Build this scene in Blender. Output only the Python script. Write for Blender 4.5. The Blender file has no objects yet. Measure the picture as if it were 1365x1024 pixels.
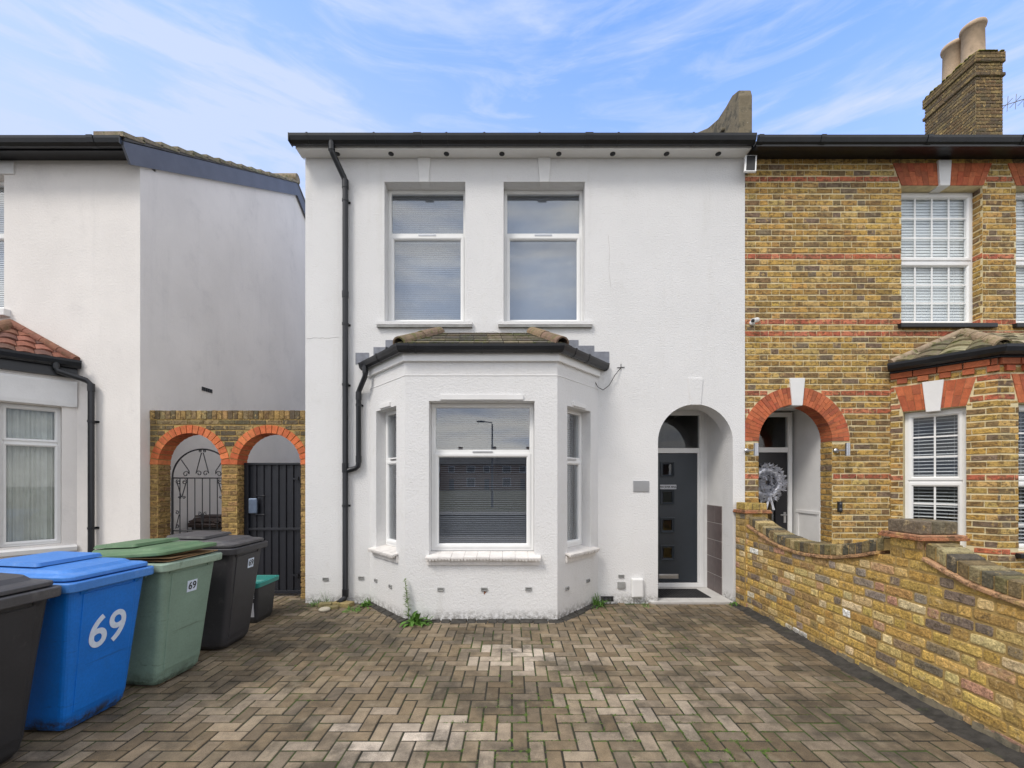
import bpy, math, random
from mathutils import Vector, Matrix
from mathutils.geometry import tessellate_polygon
R = random.Random(7)
SC = bpy.context.scene
COL = SC.collection
F, CX, HY, CH = 575.0, 682.5, 642.0, 1.62
def PX(px, Y): return (px - CX) * Y / F
def PZ(py, Y): return CH + (HY - py) * Y / F
rad = math.radians

# ------------------------------------------------------------ materials
def M(name, col=(.5, .5, .5), attr=False, var=.12, vscale=6, rough=.8, bump=.0, bscale=60, metal=0, spec=.5,
      dirt=None, dirt2=None, dirt3=None, zdirt=None, fine=None, bdist=.01, coords='Object', stretch=None):
    m = bpy.data.materials.new(name); m.use_nodes = True
    nt = m.node_tree; N = nt.nodes; L = nt.links
    b = N['Principled BSDF']
    b.inputs['Roughness'].default_value = rough; b.inputs['Metallic'].default_value = metal
    b.inputs['Specular IOR Level'].default_value = spec
    tc = N.new('ShaderNodeTexCoord'); co = tc.outputs[coords]
    if stretch:
        mp = N.new('ShaderNodeMapping'); mp.inputs['Scale'].default_value = stretch
        L.new(co, mp.inputs['Vector']); co = mp.outputs[0]
    def noise(s, d=5, r=.6, st=None):
        n = N.new('ShaderNodeTexNoise'); n.inputs['Scale'].default_value = s
        n.inputs['Detail'].default_value = d; n.inputs['Roughness'].default_value = r
        src = co
        if st: mp_ = N.new('ShaderNodeMapping'); mp_.inputs['Scale'].default_value = st; L.new(co, mp_.inputs['Vector']); src = mp_.outputs[0]
        L.new(src, n.inputs['Vector']); return n.outputs['Fac']
    def rng(v, a, c, x, y):
        r = N.new('ShaderNodeMapRange'); r.interpolation_type = 'SMOOTHSTEP'
        for i, k in enumerate((a, c, x, y)): r.inputs[i + 1].default_value = k
        L.new(v, r.inputs[0]); return r.outputs[0]
    def mix(f, a, c, mode='MIX'):
        x = N.new('ShaderNodeMix'); x.data_type = 'RGBA'; x.blend_type = mode
        for s, v in ((x.inputs[0], f), (x.inputs[6], a), (x.inputs[7], c)):
            if isinstance(v, (int, float)): s.default_value = v
            elif isinstance(v, tuple): s.default_value = (*v[:3], 1)
            else: L.new(v, s)
        return x.outputs[2]
    if attr:
        a = N.new('ShaderNodeAttribute'); a.attribute_name = 'Col'; c = a.outputs['Color']
    else:
        r = N.new('ShaderNodeRGB'); r.outputs[0].default_value = (*col, 1); c = r.outputs[0]
    if var:
        v = rng(noise(vscale), .25, .75, 1 - var, 1 + var)
        cc = N.new('ShaderNodeCombineColor')
        for i in range(3): L.new(v, cc.inputs[i])
        c = mix(1.0, c, cc.outputs[0], 'MULTIPLY')
    if fine:
        v = rng(noise(fine[0], 3, .7), .3, .7, 1 - fine[1], 1 + fine[1])
        cc = N.new('ShaderNodeCombineColor')
        for i in range(3): L.new(v, cc.inputs[i])
        c = mix(1.0, c, cc.outputs[0], 'MULTIPLY')
    for d in (dirt, dirt2, dirt3):
        if d: c = mix(rng(noise(d[1], 8, .7, d[5] if len(d) > 5 else None), d[2], d[3], 0, d[4] if len(d) > 4 else 1), c, d[0])
    if zdirt:   # real splash dirt close to the ground: colour, z top, z bottom, amount
        g = N.new('ShaderNodeNewGeometry'); sx = N.new('ShaderNodeSeparateXYZ'); L.new(g.outputs['Position'], sx.inputs[0])
        z = rng(sx.outputs[2], zdirt[2], zdirt[1], 1, 0)
        n = rng(noise(zdirt[4] if len(zdirt) > 4 else 14, 8, .75), .38, .62, 0, 1)
        mu = N.new('ShaderNodeMath'); mu.operation = 'MULTIPLY'; L.new(z, mu.inputs[0]); L.new(n, mu.inputs[1])
        m2 = N.new('ShaderNodeMath'); m2.operation = 'MULTIPLY'; L.new(mu.outputs[0], m2.inputs[0]); m2.inputs[1].default_value = zdirt[3]
        c = mix(m2.outputs[0], c, zdirt[0])
    L.new(c, b.inputs['Base Color'])
    if bump:
        bp = N.new('ShaderNodeBump'); bp.inputs['Strength'].default_value = bump; bp.inputs['Distance'].default_value = bdist
        L.new(noise(bscale, 6, .65), bp.inputs['Height']); L.new(bp.outputs[0], b.inputs['Normal'])
    return m

MOSS = (.10, .12, .02)
MAT = {}
def mats():
    g = MAT
    g['render'] = M('white_render', (.73, .725, .72), var=.03, vscale=1.2, rough=.85, bump=.75, bscale=52, bdist=.013,
                    dirt=((.50, .49, .46), 1.6, .56, .82, .30), dirt2=((.50, .48, .43), 3.2, .54, .80, .30, (1, 1, .10)), dirt3=((.62, .60, .55), 7, .55, .75, .35), zdirt=((.11, .10, .08), .17, -.02, 1.0, 22))
    g['render2'] = M('pale_grey_render', (.78, .745, .71), var=.05, vscale=1.0, rough=.85, bump=.6, bscale=40, bdist=.010,
                     dirt=((.52, .50, .49), 2.2, .52, .80, .35), dirt2=((.56, .54, .52), 2.4, .52, .78, .35, (1, 1, .14)), zdirt=((.3, .28, .25), .5, 0, .5))
    g['smooth'] = M('painted_plaster', (.74, .735, .725), var=.05, vscale=4, rough=.7, bump=.15, bscale=50,
                    dirt=((.42, .40, .36), 7, .60, .78, .35))
    g['sillpaint'] = M('sill_paint', (.72, .69, .66), var=.10, vscale=9, rough=.75, bump=.4, bscale=45,
                    dirt=((.34, .31, .26), 11, .58, .75, .5))
    g['greystone'] = M('grey_sill_stone', (.30, .30, .29), var=.2, vscale=9, rough=.9, bump=.4, bscale=50)
    g['upvc'] = M('white_upvc', (.80, .80, .79), var=.03, vscale=5, rough=.35, dirt=((.55, .53, .48), 6, .62, .8, .3))
    g['black'] = M('black_pvc', (.011, .012, .015), var=.25, vscale=6, rough=.33, dirt=((.06, .06, .06), 14, .56, .8, .35))
    g['boxgrey'] = M('dark_grey_board', (.105, .11, .13), var=.12, vscale=3, rough=.45)
    g['mortar'] = M('pale_mortar', (.66, .56, .34), var=.16, vscale=9, rough=.95, bump=.5, bscale=90, dirt=((.26, .21, .12), 5.0, .54, .74, .5))
    g['mortar2'] = M('golden_mortar', (.40, .27, .095), var=.25, vscale=9, rough=.95, bump=.9, bscale=50, bdist=.012, dirt=((.17, .12, .06), 6, .5, .72, .6), dirt2=((.50, .38, .18), 14, .55, .72, .5))
    g['brick'] = M('stock_brick', attr=True, var=.22, vscale=24, rough=.92, bump=1, bscale=60, bdist=.010, fine=(100, .28),
                   dirt=((.095, .056, .024), 15, .49, .58, .72, (1, 1, 1.5)), dirt2=((.60, .41, .15), 12, .56, .64, .6), dirt3=((.12, .10, .07), .8, .50, .75, .35))
    g['oldbrick'] = M('old_stock_brick', attr=True, var=.26, vscale=20, rough=.92, bump=1, bscale=34, bdist=.020, fine=(80, .25),
                   dirt=((.10, .07, .035), 22, .55, .66, .65), dirt2=((.60, .46, .25), 13, .55, .66, .55), dirt3=((.42, .28, .10), 17, .60, .66, .75), zdirt=((.16, .13, .09), .16, 0, .85))
    g['redbrick'] = M('rubbed_red_brick', attr=True, var=.18, vscale=18, rough=.9, bump=.5, bscale=90, bdist=.004, fine=(120, .15),
                   dirt=((.06, .035, .03), 5, .56, .8, .5))
    g['redjoint'] = M('red_joint', (.20, .075, .04), var=.2, rough=.95)
    g['paver'] = M('paving_block', attr=True, var=.20, vscale=11, rough=.88, bump=.8, bscale=150, bdist=.005, fine=(230, .28),
                   dirt=((.036, .030, .020), 1.5, .44, .64, .72), dirt2=((.50, .46, .40), 34, .66, .74, .35), dirt3=((.30, .25, .17), 5, .52, .70, .45))
    g['joint'] = M('joint_sand', (.035, .032, .022), var=.4, vscale=5, rough=1, bump=.8, bscale=120, dirt=((.05, .085, .012), 1.6, .47, .60, .9))
    g['tarmac'] = M('dark_concrete', (.048, .044, .038), var=.45, vscale=14, rough=.95, bump=1, bscale=70, dirt=((.07, .09, .03), 6, .58, .7, .7))
    g['asphalt'] = M('asphalt', (.06, .06, .062), var=.2, rough=.9, bump=.5, bscale=200)
    g['slab'] = M('pavement_slab', (.22, .21, .20), var=.2, rough=.9, bump=.4)
    g['earth'] = M('ground_earth', (.11, .10, .07), var=.3, vscale=2, rough=1, bump=.6, dirt=((.05, .08, .02), 2, .5, .6, .8))
    g['tile'] = M('mossy_roof_tile', attr=True, var=.25, vscale=14, rough=.9, bump=.8, bscale=60, dirt=(MOSS, 13, .50, .64, .75), dirt2=((.35, .33, .26), 20, .60, .7, .6))
    g['redtile'] = M('red_roof_tile', attr=True, var=.25, vscale=14, rough=.9, bump=.8, bscale=60, dirt=((.09, .08, .03), 9, .54, .7, .7))
    g['slate'] = M('roof_slate', (.10, .095, .09), var=.25, vscale=5, rough=.8, bump=.5, bscale=20)
    g['lead'] = M('lead_flashing', (.20, .21, .24), var=.2, vscale=12, rough=.6, metal=.3)
    g['cement'] = M('old_cement_render', (.21, .175, .115), var=.25, vscale=5, rough=.95, bump=.8, bscale=30, dirt=((.05, .05, .04), 5, .46, .62, .8), dirt2=((.55, .52, .45), 12, .64, .7, .8))
    g['pot'] = M('clay_pot', (.50, .37, .25), var=.15, vscale=6, rough=.85, bump=.3, dirt=((.15, .12, .09), 4, .55, .7, .5))
    g['room'] = M('dim_room', (.16, .15, .14), var=.1, rough=.9)
    g['door'] = M('anthracite_door', (.030, .038, .048), var=.06, rough=.42, bump=.1, bscale=200)
    g['doorblack'] = M('black_door', (.012, .012, .016), var=.1, rough=.35)
    g['slatwhite'] = M('white_blind_slat', (.88, .89, .88), var=.02, rough=.5)
    g['slat'] = M('blind_slat', (.76, .76, .76), var=.04, rough=.6)
    g['slatmid'] = M('pale_grey_blind_slat', (.22, .26, .33), var=.06, rough=.6)
    g['slatgrey'] = M('grey_blind_slat', (.17, .18, .20), var=.06, rough=.6)
    g['curtain'] = M('net_curtain', (.66, .66, .60), var=.08, rough=.9)
    g['chrome'] = M('brushed_steel', (.55, .55, .56), var=.05, rough=.28, metal=1)
    g['silver'] = M('silver_leaf', (.74, .75, .80), var=.3, vscale=20, rough=.35, metal=.5)
    g['darktile'] = M('dark_wall_tile', (.115, .088, .085), var=.16, vscale=9, rough=.4)
    g['whitetile'] = M('white_floor_tile', (.60, .585, .56), var=.08, vscale=5, rough=.5)
    g['grout'] = M('grout', (.42, .40, .38), var=.1, rough=.9)
    g['rubber'] = M('black_rubber', (.018, .018, .018), var=.3, rough=.8, bump=.4, bscale=120)
    g['iron'] = M('wrought_iron', (.013, .013, .015), var=.2, rough=.5)
    g['gate'] = M('black_gate_paint', (.010, .011, .016), var=.2, vscale=4, rough=.45)
    g['lockblue'] = M('metal_lock', (.16, .20, .27), var=.2, rough=.3, metal=.7)
    bd = dict(bump=.25, bscale=240, bdist=.003, fine=(60, .06))
    g['binblack'] = M('black_bin_plastic', (.026, .026, .029), var=.15, vscale=3, rough=.55, dirt=((.12, .115, .11), 9, .56, .8, .45), zdirt=((.02, .018, .015), .12, .0, .9), **bd)
    g['bingrey'] = M('charcoal_bin_plastic', (.032, .031, .035), var=.15, vscale=3, rough=.55, dirt=((.14, .13, .125), 9, .56, .8, .4), zdirt=((.02, .018, .015), .12, .0, .9), **bd)
    g['binlid'] = M('grey_bin_lid', (.062, .060, .062), var=.15, vscale=3, rough=.6, dirt=((.22, .21, .20), 6, .5, .8, .5), **bd)
    g['binblue'] = M('blue_bin_plastic', (.004, .155, .58), var=.10, vscale=3, rough=.45, dirt=((.03, .12, .32), 7, .56, .8, .4), dirt2=((.01, .06, .22), 5, .60, .70, .55, (1, .35, 6)), zdirt=((.03, .028, .025), .13, .06, 1.0, 9), **bd)
    g['bluelid'] = M('blue_bin_lid', (.055, .21, .58), var=.10, vscale=3, rough=.5, dirt=((.26, .36, .52), 6, .5, .85, .5), **bd)
    g['bingreen'] = M('faded_green_bin_plastic', (.19, .28, .22), var=.12, vscale=2, rough=.6, dirt=((.045, .055, .04), 4.5, .58, .76, .6), dirt2=((.06, .08, .055), 5, .60, .70, .6, (1, .35, 6)), zdirt=((.03, .035, .025), .16, .0, .9, 9), **bd)
    g['greenrim'] = M('pale_green_rim', (.27, .36, .28), var=.12, vscale=5, rough=.65, dirt=((.08, .1, .07), 8, .54, .7, .6), **bd)
    g['greenlid'] = M('green_bin_lid', (.095, .175, .085), var=.14, vscale=4, rough=.6, dirt=((.25, .30, .17), 5, .5, .8, .55), **bd)
    g['teal'] = M('teal_plastic', (.02, .22, .19), var=.1, rough=.5)
    g['card'] = M('cardboard', (.36, .22, .11), var=.15, rough=.9)
    g['paintwhite'] = M('white_lettering', (.62, .70, .82), var=.08, vscale=30, rough=.7)
    g['sticker'] = M('faded_sticker', (.46, .47, .50), var=.12, vscale=12, rough=.5)
    g['inkblack'] = M('black_ink', (.02, .02, .02), var=.0, rough=.6)
    g['leaf'] = M('weed_leaf', (.085, .19, .025), var=.35, vscale=30, rough=.7)
    g['leafpale'] = M('pale_weed_leaf', (.15, .22, .07), var=.3, vscale=30, rough=.7)
    g['mossmat'] = M('joint_moss', (.085, .14, .022), var=.5, vscale=25, rough=.9)
    g['stone'] = M('loose_stone', (.42, .38, .30), var=.2, rough=.9, bump=.5)
    g['brownlid'] = M('brown_lid', (.045, .03, .025), var=.3, rough=.6)
    g['rust'] = M('rust_stain', (.20, .07, .025), var=.3, vscale=30, rough=.9)
    # window glass: clear with a real double-glazing reflection
    m = bpy.data.materials.new('window_glass'); m.use_nodes = True; nt = m.node_tree; N = nt.nodes; L = nt.links
    N.remove(N['Principled BSDF']); out = N['Material Output']
    tr = N.new('ShaderNodeBsdfTransparent'); tr.inputs[0].default_value = (.93, .945, .95, 1)
    gl = N.new('ShaderNodeBsdfGlossy'); gl.inputs['Roughness'].default_value = .004; gl.inputs['Color'].default_value = (.95, .97, 1, 1)
    fr = N.new('ShaderNodeLayerWeight'); pw = N.new('ShaderNodeMath'); pw.operation = 'POWER'; pw.name = 'pw'; pw.inputs[1].default_value = 4.0; L.new(fr.outputs['Facing'], pw.inputs[0])
    mm = N.new('ShaderNodeMath'); mm.operation = 'MULTIPLY_ADD'; mm.inputs[1].default_value = .85; mm.inputs[2].default_value = .13; mm.use_clamp = True
    L.new(pw.outputs[0], mm.inputs[0]); mx = N.new('ShaderNodeMixShader')
    L.new(mm.outputs[0], mx.inputs[0]); L.new(tr.outputs[0], mx.inputs[1]); L.new(gl.outputs[0], mx.inputs[2]); L.new(mx.outputs[0], out.inputs[0])
    g['glass'] = m
    m2 = m.copy(); m2.name = 'clear_window_glass'; g['glass2'] = m2
    for n in m2.node_tree.nodes:
        if n.type == 'MATH' and n.name != 'pw': n.inputs[1].default_value = .7; n.inputs[2].default_value = .03
mats()

# ------------------------------------------------------------ objects
def tag(o, label=None, cat=None, group=None, kind=None):
    if label: o['label'] = label
    if cat: o['category'] = cat
    if group: o['group'] = group
    if kind: o['kind'] = kind
    return o
ROOTLOC = {}
def thing(name, label, cat, loc=(0, 0, 0), group=None):
    o = bpy.data.objects.new(name, None); COL.objects.link(o); o.location = loc; o.empty_display_size = .2
    ROOTLOC[o.name] = Vector(loc); return tag(o, label, cat, group)
def rootloc(p):
    while p is not None and p.name not in ROOTLOC: p = p.parent
    return ROOTLOC[p.name] if p is not None else Vector((0, 0, 0))

class MB:
    def __init__(s): s.v = []; s.f = []; s.c = []; s.sm = []
    def add(s, vs, fs, col=(.5, .5, .5), smooth=False):
        k = len(s.v); s.v.extend([tuple(p) for p in vs])
        for f in fs: s.f.append(tuple(i + k for i in f)); s.c.append(col); s.sm.append(smooth)
    def quad(s, a, b, c, d, col=(.5, .5, .5)): s.add([a, b, c, d], [(0, 1, 2, 3)], col)
    def hexa(s, p, col=(.5, .5, .5)):   # p: 8 points, bottom loop then top loop
        s.add(p, [(3, 2, 1, 0), (4, 5, 6, 7), (0, 1, 5, 4), (1, 2, 6, 5), (2, 3, 7, 6), (3, 0, 4, 7)], col)
    def box(s, x0, x1, y0, y1, z0, z1, col=(.5, .5, .5)):
        s.hexa([(x0, y0, z0), (x1, y0, z0), (x1, y1, z0), (x0, y1, z0), (x0, y0, z1), (x1, y0, z1), (x1, y1, z1), (x0, y1, z1)], col)
    def fbox(s, fr, u0, u1, z0, z1, n0, n1, col=(.5, .5, .5)):   # box in a wall frame, n outwards
        P = fr.p; s.hexa([P(u0, z0, n1), P(u1, z0, n1), P(u1, z0, n0), P(u0, z0, n0), P(u0, z1, n1), P(u1, z1, n1), P(u1, z1, n0), P(u0, z1, n0)], col)
    def prism(s, fr, poly, n0, n1, col=(.5, .5, .5)):   # polygon (u,z) extruded n0..n1
        k = len(poly); vs = [fr.p(u, z, n1) for u, z in poly] + [fr.p(u, z, n0) for u, z in poly]
        fs = [tuple(range(k)), tuple(range(2 * k - 1, k - 1, -1))] + [(i, i + k, (i + 1) % k + k, (i + 1) % k) for i in range(k)]
        s.add(vs, fs, col)
    def ring(s, fr, u0, u1, z0, z1, prof, col=(.5, .5, .5)):   # rectangle swept by a closed profile (inset, n), mitred
        k = len(prof); vs = []
        for i, n in prof: vs += [fr.p(u0 + i, z0 + i, n), fr.p(u1 - i, z0 + i, n), fr.p(u1 - i, z1 - i, n), fr.p(u0 + i, z1 - i, n)]
        fs = []
        for a in range(k):
            b = (a + 1) % k
            for j in range(4): fs.append((a * 4 + j, a * 4 + (j + 1) % 4, b * 4 + (j + 1) % 4, b * 4 + j))
        s.add(vs, fs, col)
    def tube(s, path, r, seg=10, col=(.5, .5, .5), cap=True, rr=None):
        path = [Vector(p) for p in path]; rings = []; n = len(path); up = None
        for i, p in enumerate(path):
            d = (path[min(i + 1, n - 1)] - path[max(i - 1, 0)]).normalized()
            if up is None: up = Vector((0, 0, 1)) if abs(d.z) < .9 else Vector((1, 0, 0))
            a = d.cross(up).normalized(); up = a.cross(d).normalized(); q = rr[i] if rr else r
            rings.append([p + (a * math.cos(2 * math.pi * k / seg) + up * math.sin(2 * math.pi * k / seg)) * q for k in range(seg)])
        vs = [v for g in rings for v in g]; fs = []
        for i in range(n - 1):
            for k in range(seg): fs.append((i * seg + k, i * seg + (k + 1) % seg, (i + 1) * seg + (k + 1) % seg, (i + 1) * seg + k))
        s.add(vs, fs, col, True)
        if cap: s.add(rings[0][::-1], [tuple(range(seg))], col); s.add(rings[-1], [tuple(range(seg))], col)
    def lathe(s, c, prof, seg=20, col=(.5, .5, .5), ax='z'):
        vs = []
        for r, h in prof:
            for k in range(seg):
                a = 2 * math.pi * k / seg; x, y = r * math.cos(a), r * math.sin(a)
                vs.append((c[0] + x, c[1] + y, c[2] + h) if ax == 'z' else ((c[0] + x, c[1] + h, c[2] + y) if ax == 'y' else (c[0] + h, c[1] + x, c[2] + y)))
        fs = []
        for i in range(len(prof) - 1):
            for k in range(seg): fs.append((i * seg + k, i * seg + (k + 1) % seg, (i + 1) * seg + (k + 1) % seg, (i + 1) * seg + k))
        s.add(vs, fs, col, True)
    def loft(s, loops, col=(.5, .5, .5), cap0=True, cap1=True, smooth=False):
        n = len(loops[0]); vs = [p for l in loops for p in l]; fs = []
        for i in range(len(loops) - 1):
            for k in range(n): fs.append((i * n + k, i * n + (k + 1) % n, (i + 1) * n + (k + 1) % n, (i + 1) * n + k))
        s.add(vs, fs, col, smooth)
        if cap0: s.add(loops[0][::-1], [tuple(range(n))], col)
        if cap1: s.add(loops[-1], [tuple(range(n))], col)
    def panel(s, fr, outline, holes, t, n0=0, sl=0, sr=0, col=(.5, .5, .5), ends=True):   # wall with openings, thickness t behind n0
        loops = [outline] + holes; tri = tessellate_polygon([[Vector((u, z, 0)) for u, z in l] for l in loops])
        flat = [p for l in loops for p in l]; n = len(flat)
        umin = min(u for u, z in outline); umax = max(u for u, z in outline); vs = [fr.p(u, z, n0) for u, z in flat]; k0 = len(outline)
        for i, (u, z) in enumerate(flat):
            du = 0
            if i < k0: du = sl if abs(u - umin) < 1e-5 else (-sr if abs(u - umax) < 1e-5 else 0)
            vs.append(fr.p(u + du, z, n0 - t))
        fs = []
        for a, b, c in tri:
            p, q, r = flat[a], flat[b], flat[c]; cr = (q[0] - p[0]) * (r[1] - p[1]) - (q[1] - p[1]) * (r[0] - p[0])
            if cr < 0: a, c = c, a
            fs.append((a, b, c)); fs.append((c + n, b + n, a + n))
        o = 0
        for l in loops:
            m = len(l)
            for i in range(m):
                a, b = o + i, o + (i + 1) % m
                if not ends and o == 0 and abs(flat[a][0] - flat[b][0]) < 1e-5: continue
                fs.append((a, a + n, b + n, b))
            o += m
        s.add(vs, fs, col)
    def build(s, name, mat, parent=None, bevel=0, smooth=False, segs=2):
        off = rootloc(parent) if parent is not None else Vector((0, 0, 0))
        me = bpy.data.meshes.new(name); me.from_pydata([(v[0] - off.x, v[1] - off.y, v[2] - off.z) for v in s.v], [], s.f)
        at = me.color_attributes.new('Col', 'FLOAT_COLOR', 'CORNER'); buf = []
        for f, c in zip(s.f, s.c): buf += [c[0], c[1], c[2], 1] * len(f)
        at.data.foreach_set('color', buf)
        me.polygons.foreach_set('use_smooth', [True] * len(s.f) if smooth else s.sm)
        me.materials.append(MAT[mat]); me.validate(); me.update()
        o = bpy.data.objects.new(name, me); COL.objects.link(o)
        if parent is not None: o.parent = parent
        if bevel:
            b = o.modifiers.new('bevel', 'BEVEL'); b.width = bevel; b.segments = segs; b.limit_method = 'ANGLE'; b.angle_limit = rad(35)
            b.harden_normals = False
        return o

class Fr:   # wall frame: origin, u direction (left to right seen from outside), n outwards
    def __init__(s, a, b):
        s.o = Vector((a[0], a[1], 0)); d = Vector((b[0] - a[0], b[1] - a[1], 0)); s.L = d.length; s.u = d.normalized(); s.n = Vector((s.u.y, -s.u.x, 0))
    def p(s, u, z, n=0): return s.o + s.u * u + s.n * n + Vector((0, 0, z))
class FX(Fr):   # facade facing the camera, u = world X
    def __init__(s, Y): s.o = Vector((0, Y, 0)); s.u = Vector((1, 0, 0)); s.n = Vector((0, -1, 0)); s.L = 1

def offset_line(pts, d):   # polyline left to right, offset outwards by d
    out = []; n = len(pts)
    ns = []
    for i in range(n - 1):
        u = Vector((pts[i + 1][0] - pts[i][0], pts[i + 1][1] - pts[i][1])).normalized(); ns.append(Vector((u.y, -u.x)))
    for i in range(n):
        p = Vector(pts[i])
        if i == 0: out.append(p + ns[0] * d)
        elif i == n - 1: out.append(p + ns[-1] * d)
        else:
            m = (ns[i - 1] + ns[i]).normalized(); out.append(p + m * (d / m.dot(ns[i])))
    return out
def sweep(mb, pts, prof, col=(.5, .5, .5), z=0):
    cols = [offset_line(pts, n) for n, _ in prof]
    loops = [[(cols[j][i].x, cols[j][i].y, z + prof[j][1]) for j in range(len(prof))] for i in range(len(pts))]
    mb.loft(loops, col)
GUT = [(0, -.005), (0, -.075), (.02, -.098), (.06, -.10), (.095, -.075), (.112, -.03), (.115, .0), (.104, .0), (.098, -.035), (.083, -.068), (.055, -.088), (.022, -.086), (.010, -.07), (.010, -.005)]
def rect(u0, u1, z0, z1): return [(u0, z0), (u1, z0), (u1, z1), (u0, z1)]
def archloop(cx, r, zs, z0, k=28):
    return [(cx + r, z0)] + [(cx + r * math.cos(math.pi * i / k), zs + r * math.sin(math.pi * i / k)) for i in range(k + 1)] + [(cx - r, z0)]

# ------------------------------------------------------------ brickwork
YEL = [(.47, .29, .075), (.39, .235, .06), (.31, .185, .055), (.48, .32, .11), (.24, .15, .055), (.42, .26, .08), (.21, .135, .06), (.37, .22, .06), (.28, .17, .05), (.42, .255, .065), (.18, .13, .085)]
OLD = [(.50, .33, .09), (.46, .29, .075), (.40, .25, .08), (.56, .42, .18), (.32, .21, .08), (.54, .37, .11), (.26, .19, .11), (.46, .29, .14), (.60, .48, .27), (.50, .32, .08), (.27, .22, .17), (.40, .22, .14), (.48, .31, .08), (.36, .23, .07), (.58, .44, .20), (.18, .14, .10), (.44, .28, .07), (.52, .36, .13)]
REDB = [(.46, .135, .065), (.40, .11, .055), (.50, .17, .09), (.34, .10, .055)]
REDA = [(.41, .11, .045), (.37, .095, .04), (.45, .13, .055), (.31, .085, .04)]
def jit(c, a=.14):
    k = 1.1 + R.uniform(-a, a); return tuple(max(0, x * k * (1 + R.uniform(-.05, .05))) for x in c)
def brickbox(mb, P, u0, u1, z0, z1, pr, col, j=.0015, bev=.004):
    q = lambda: R.uniform(-j, j)
    o = [(u0 + q(), z0 + q()), (u1 + q(), z0 + q()), (u1 + q(), z1 + q()), (u0 + q(), z1 + q())]
    b = min(bev, (u1 - u0) * .3, (z1 - z0) * .3)
    i = [(o[0][0] + b, o[0][1] + b), (o[1][0] - b, o[1][1] + b), (o[2][0] - b, o[2][1] - b), (o[3][0] + b, o[3][1] - b)]
    vs = [P(u, z, -.002) for u, z in o] + [P(u, z, pr * .7) for u, z in o] + [P(u, z, pr + R.uniform(-.0012, .0012)) for u, z in i]
    fs = [(8, 9, 10, 11)] + [(a, (a + 1) % 4, (a + 1) % 4 + 4, a + 4) for a in range(4)] + [(a + 4, (a + 1) % 4 + 4, (a + 1) % 4 + 8, a + 8) for a in range(4)]
    mb.add(vs, fs, col)
def oldbox(mb, P, u0, u1, z0, z1, pr, col):   # worn handmade brick: rounded, chipped outline and a domed face
    w, h = u1 - u0, z1 - z0; c = min(.0075, w * .3, h * .3); q = lambda a=.0036: R.uniform(-a, a); o = []
    nx = 4 if w > .15 else 2
    for (x, z) in [(u0 + c, z0)] + [(u0 + w * i / nx, z0) for i in range(1, nx)] + [(u1 - c, z0), (u1, z0 + c), (u1, z1 - c), (u1 - c, z1)] + [(u1 - w * i / nx, z1) for i in range(1, nx)] + [(u0 + c, z1), (u0, z1 - c), (u0, z0 + c)]: o.append((x + q(), z + q(.003)))
    n = len(o); m = ((u0 + u1) / 2, (z0 + z1) / 2)
    i1 = [(m[0] + (x - m[0]) * (1 - .007 / w), m[1] + (z - m[1]) * (1 - .008 / h)) for x, z in o]; i2 = [(m[0] + (x - m[0]) * (1 - .024 / w), m[1] + (z - m[1]) * (1 - .022 / h)) for x, z in o]
    vs = [P(x, z, -.002) for x, z in o] + [P(x, z, pr * .75) for x, z in i1] + [P(x, z, pr + q(.0015)) for x, z in i2]
    fs = [tuple(range(2 * n, 3 * n))] + [(a, (a + 1) % n, (a + 1) % n + n, a + n) for a in range(n)] + [(a + n, (a + 1) % n + n, (a + 1) % n + 2 * n, a + 2 * n) for a in range(n)]
    mb.add(vs, fs, col)
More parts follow.
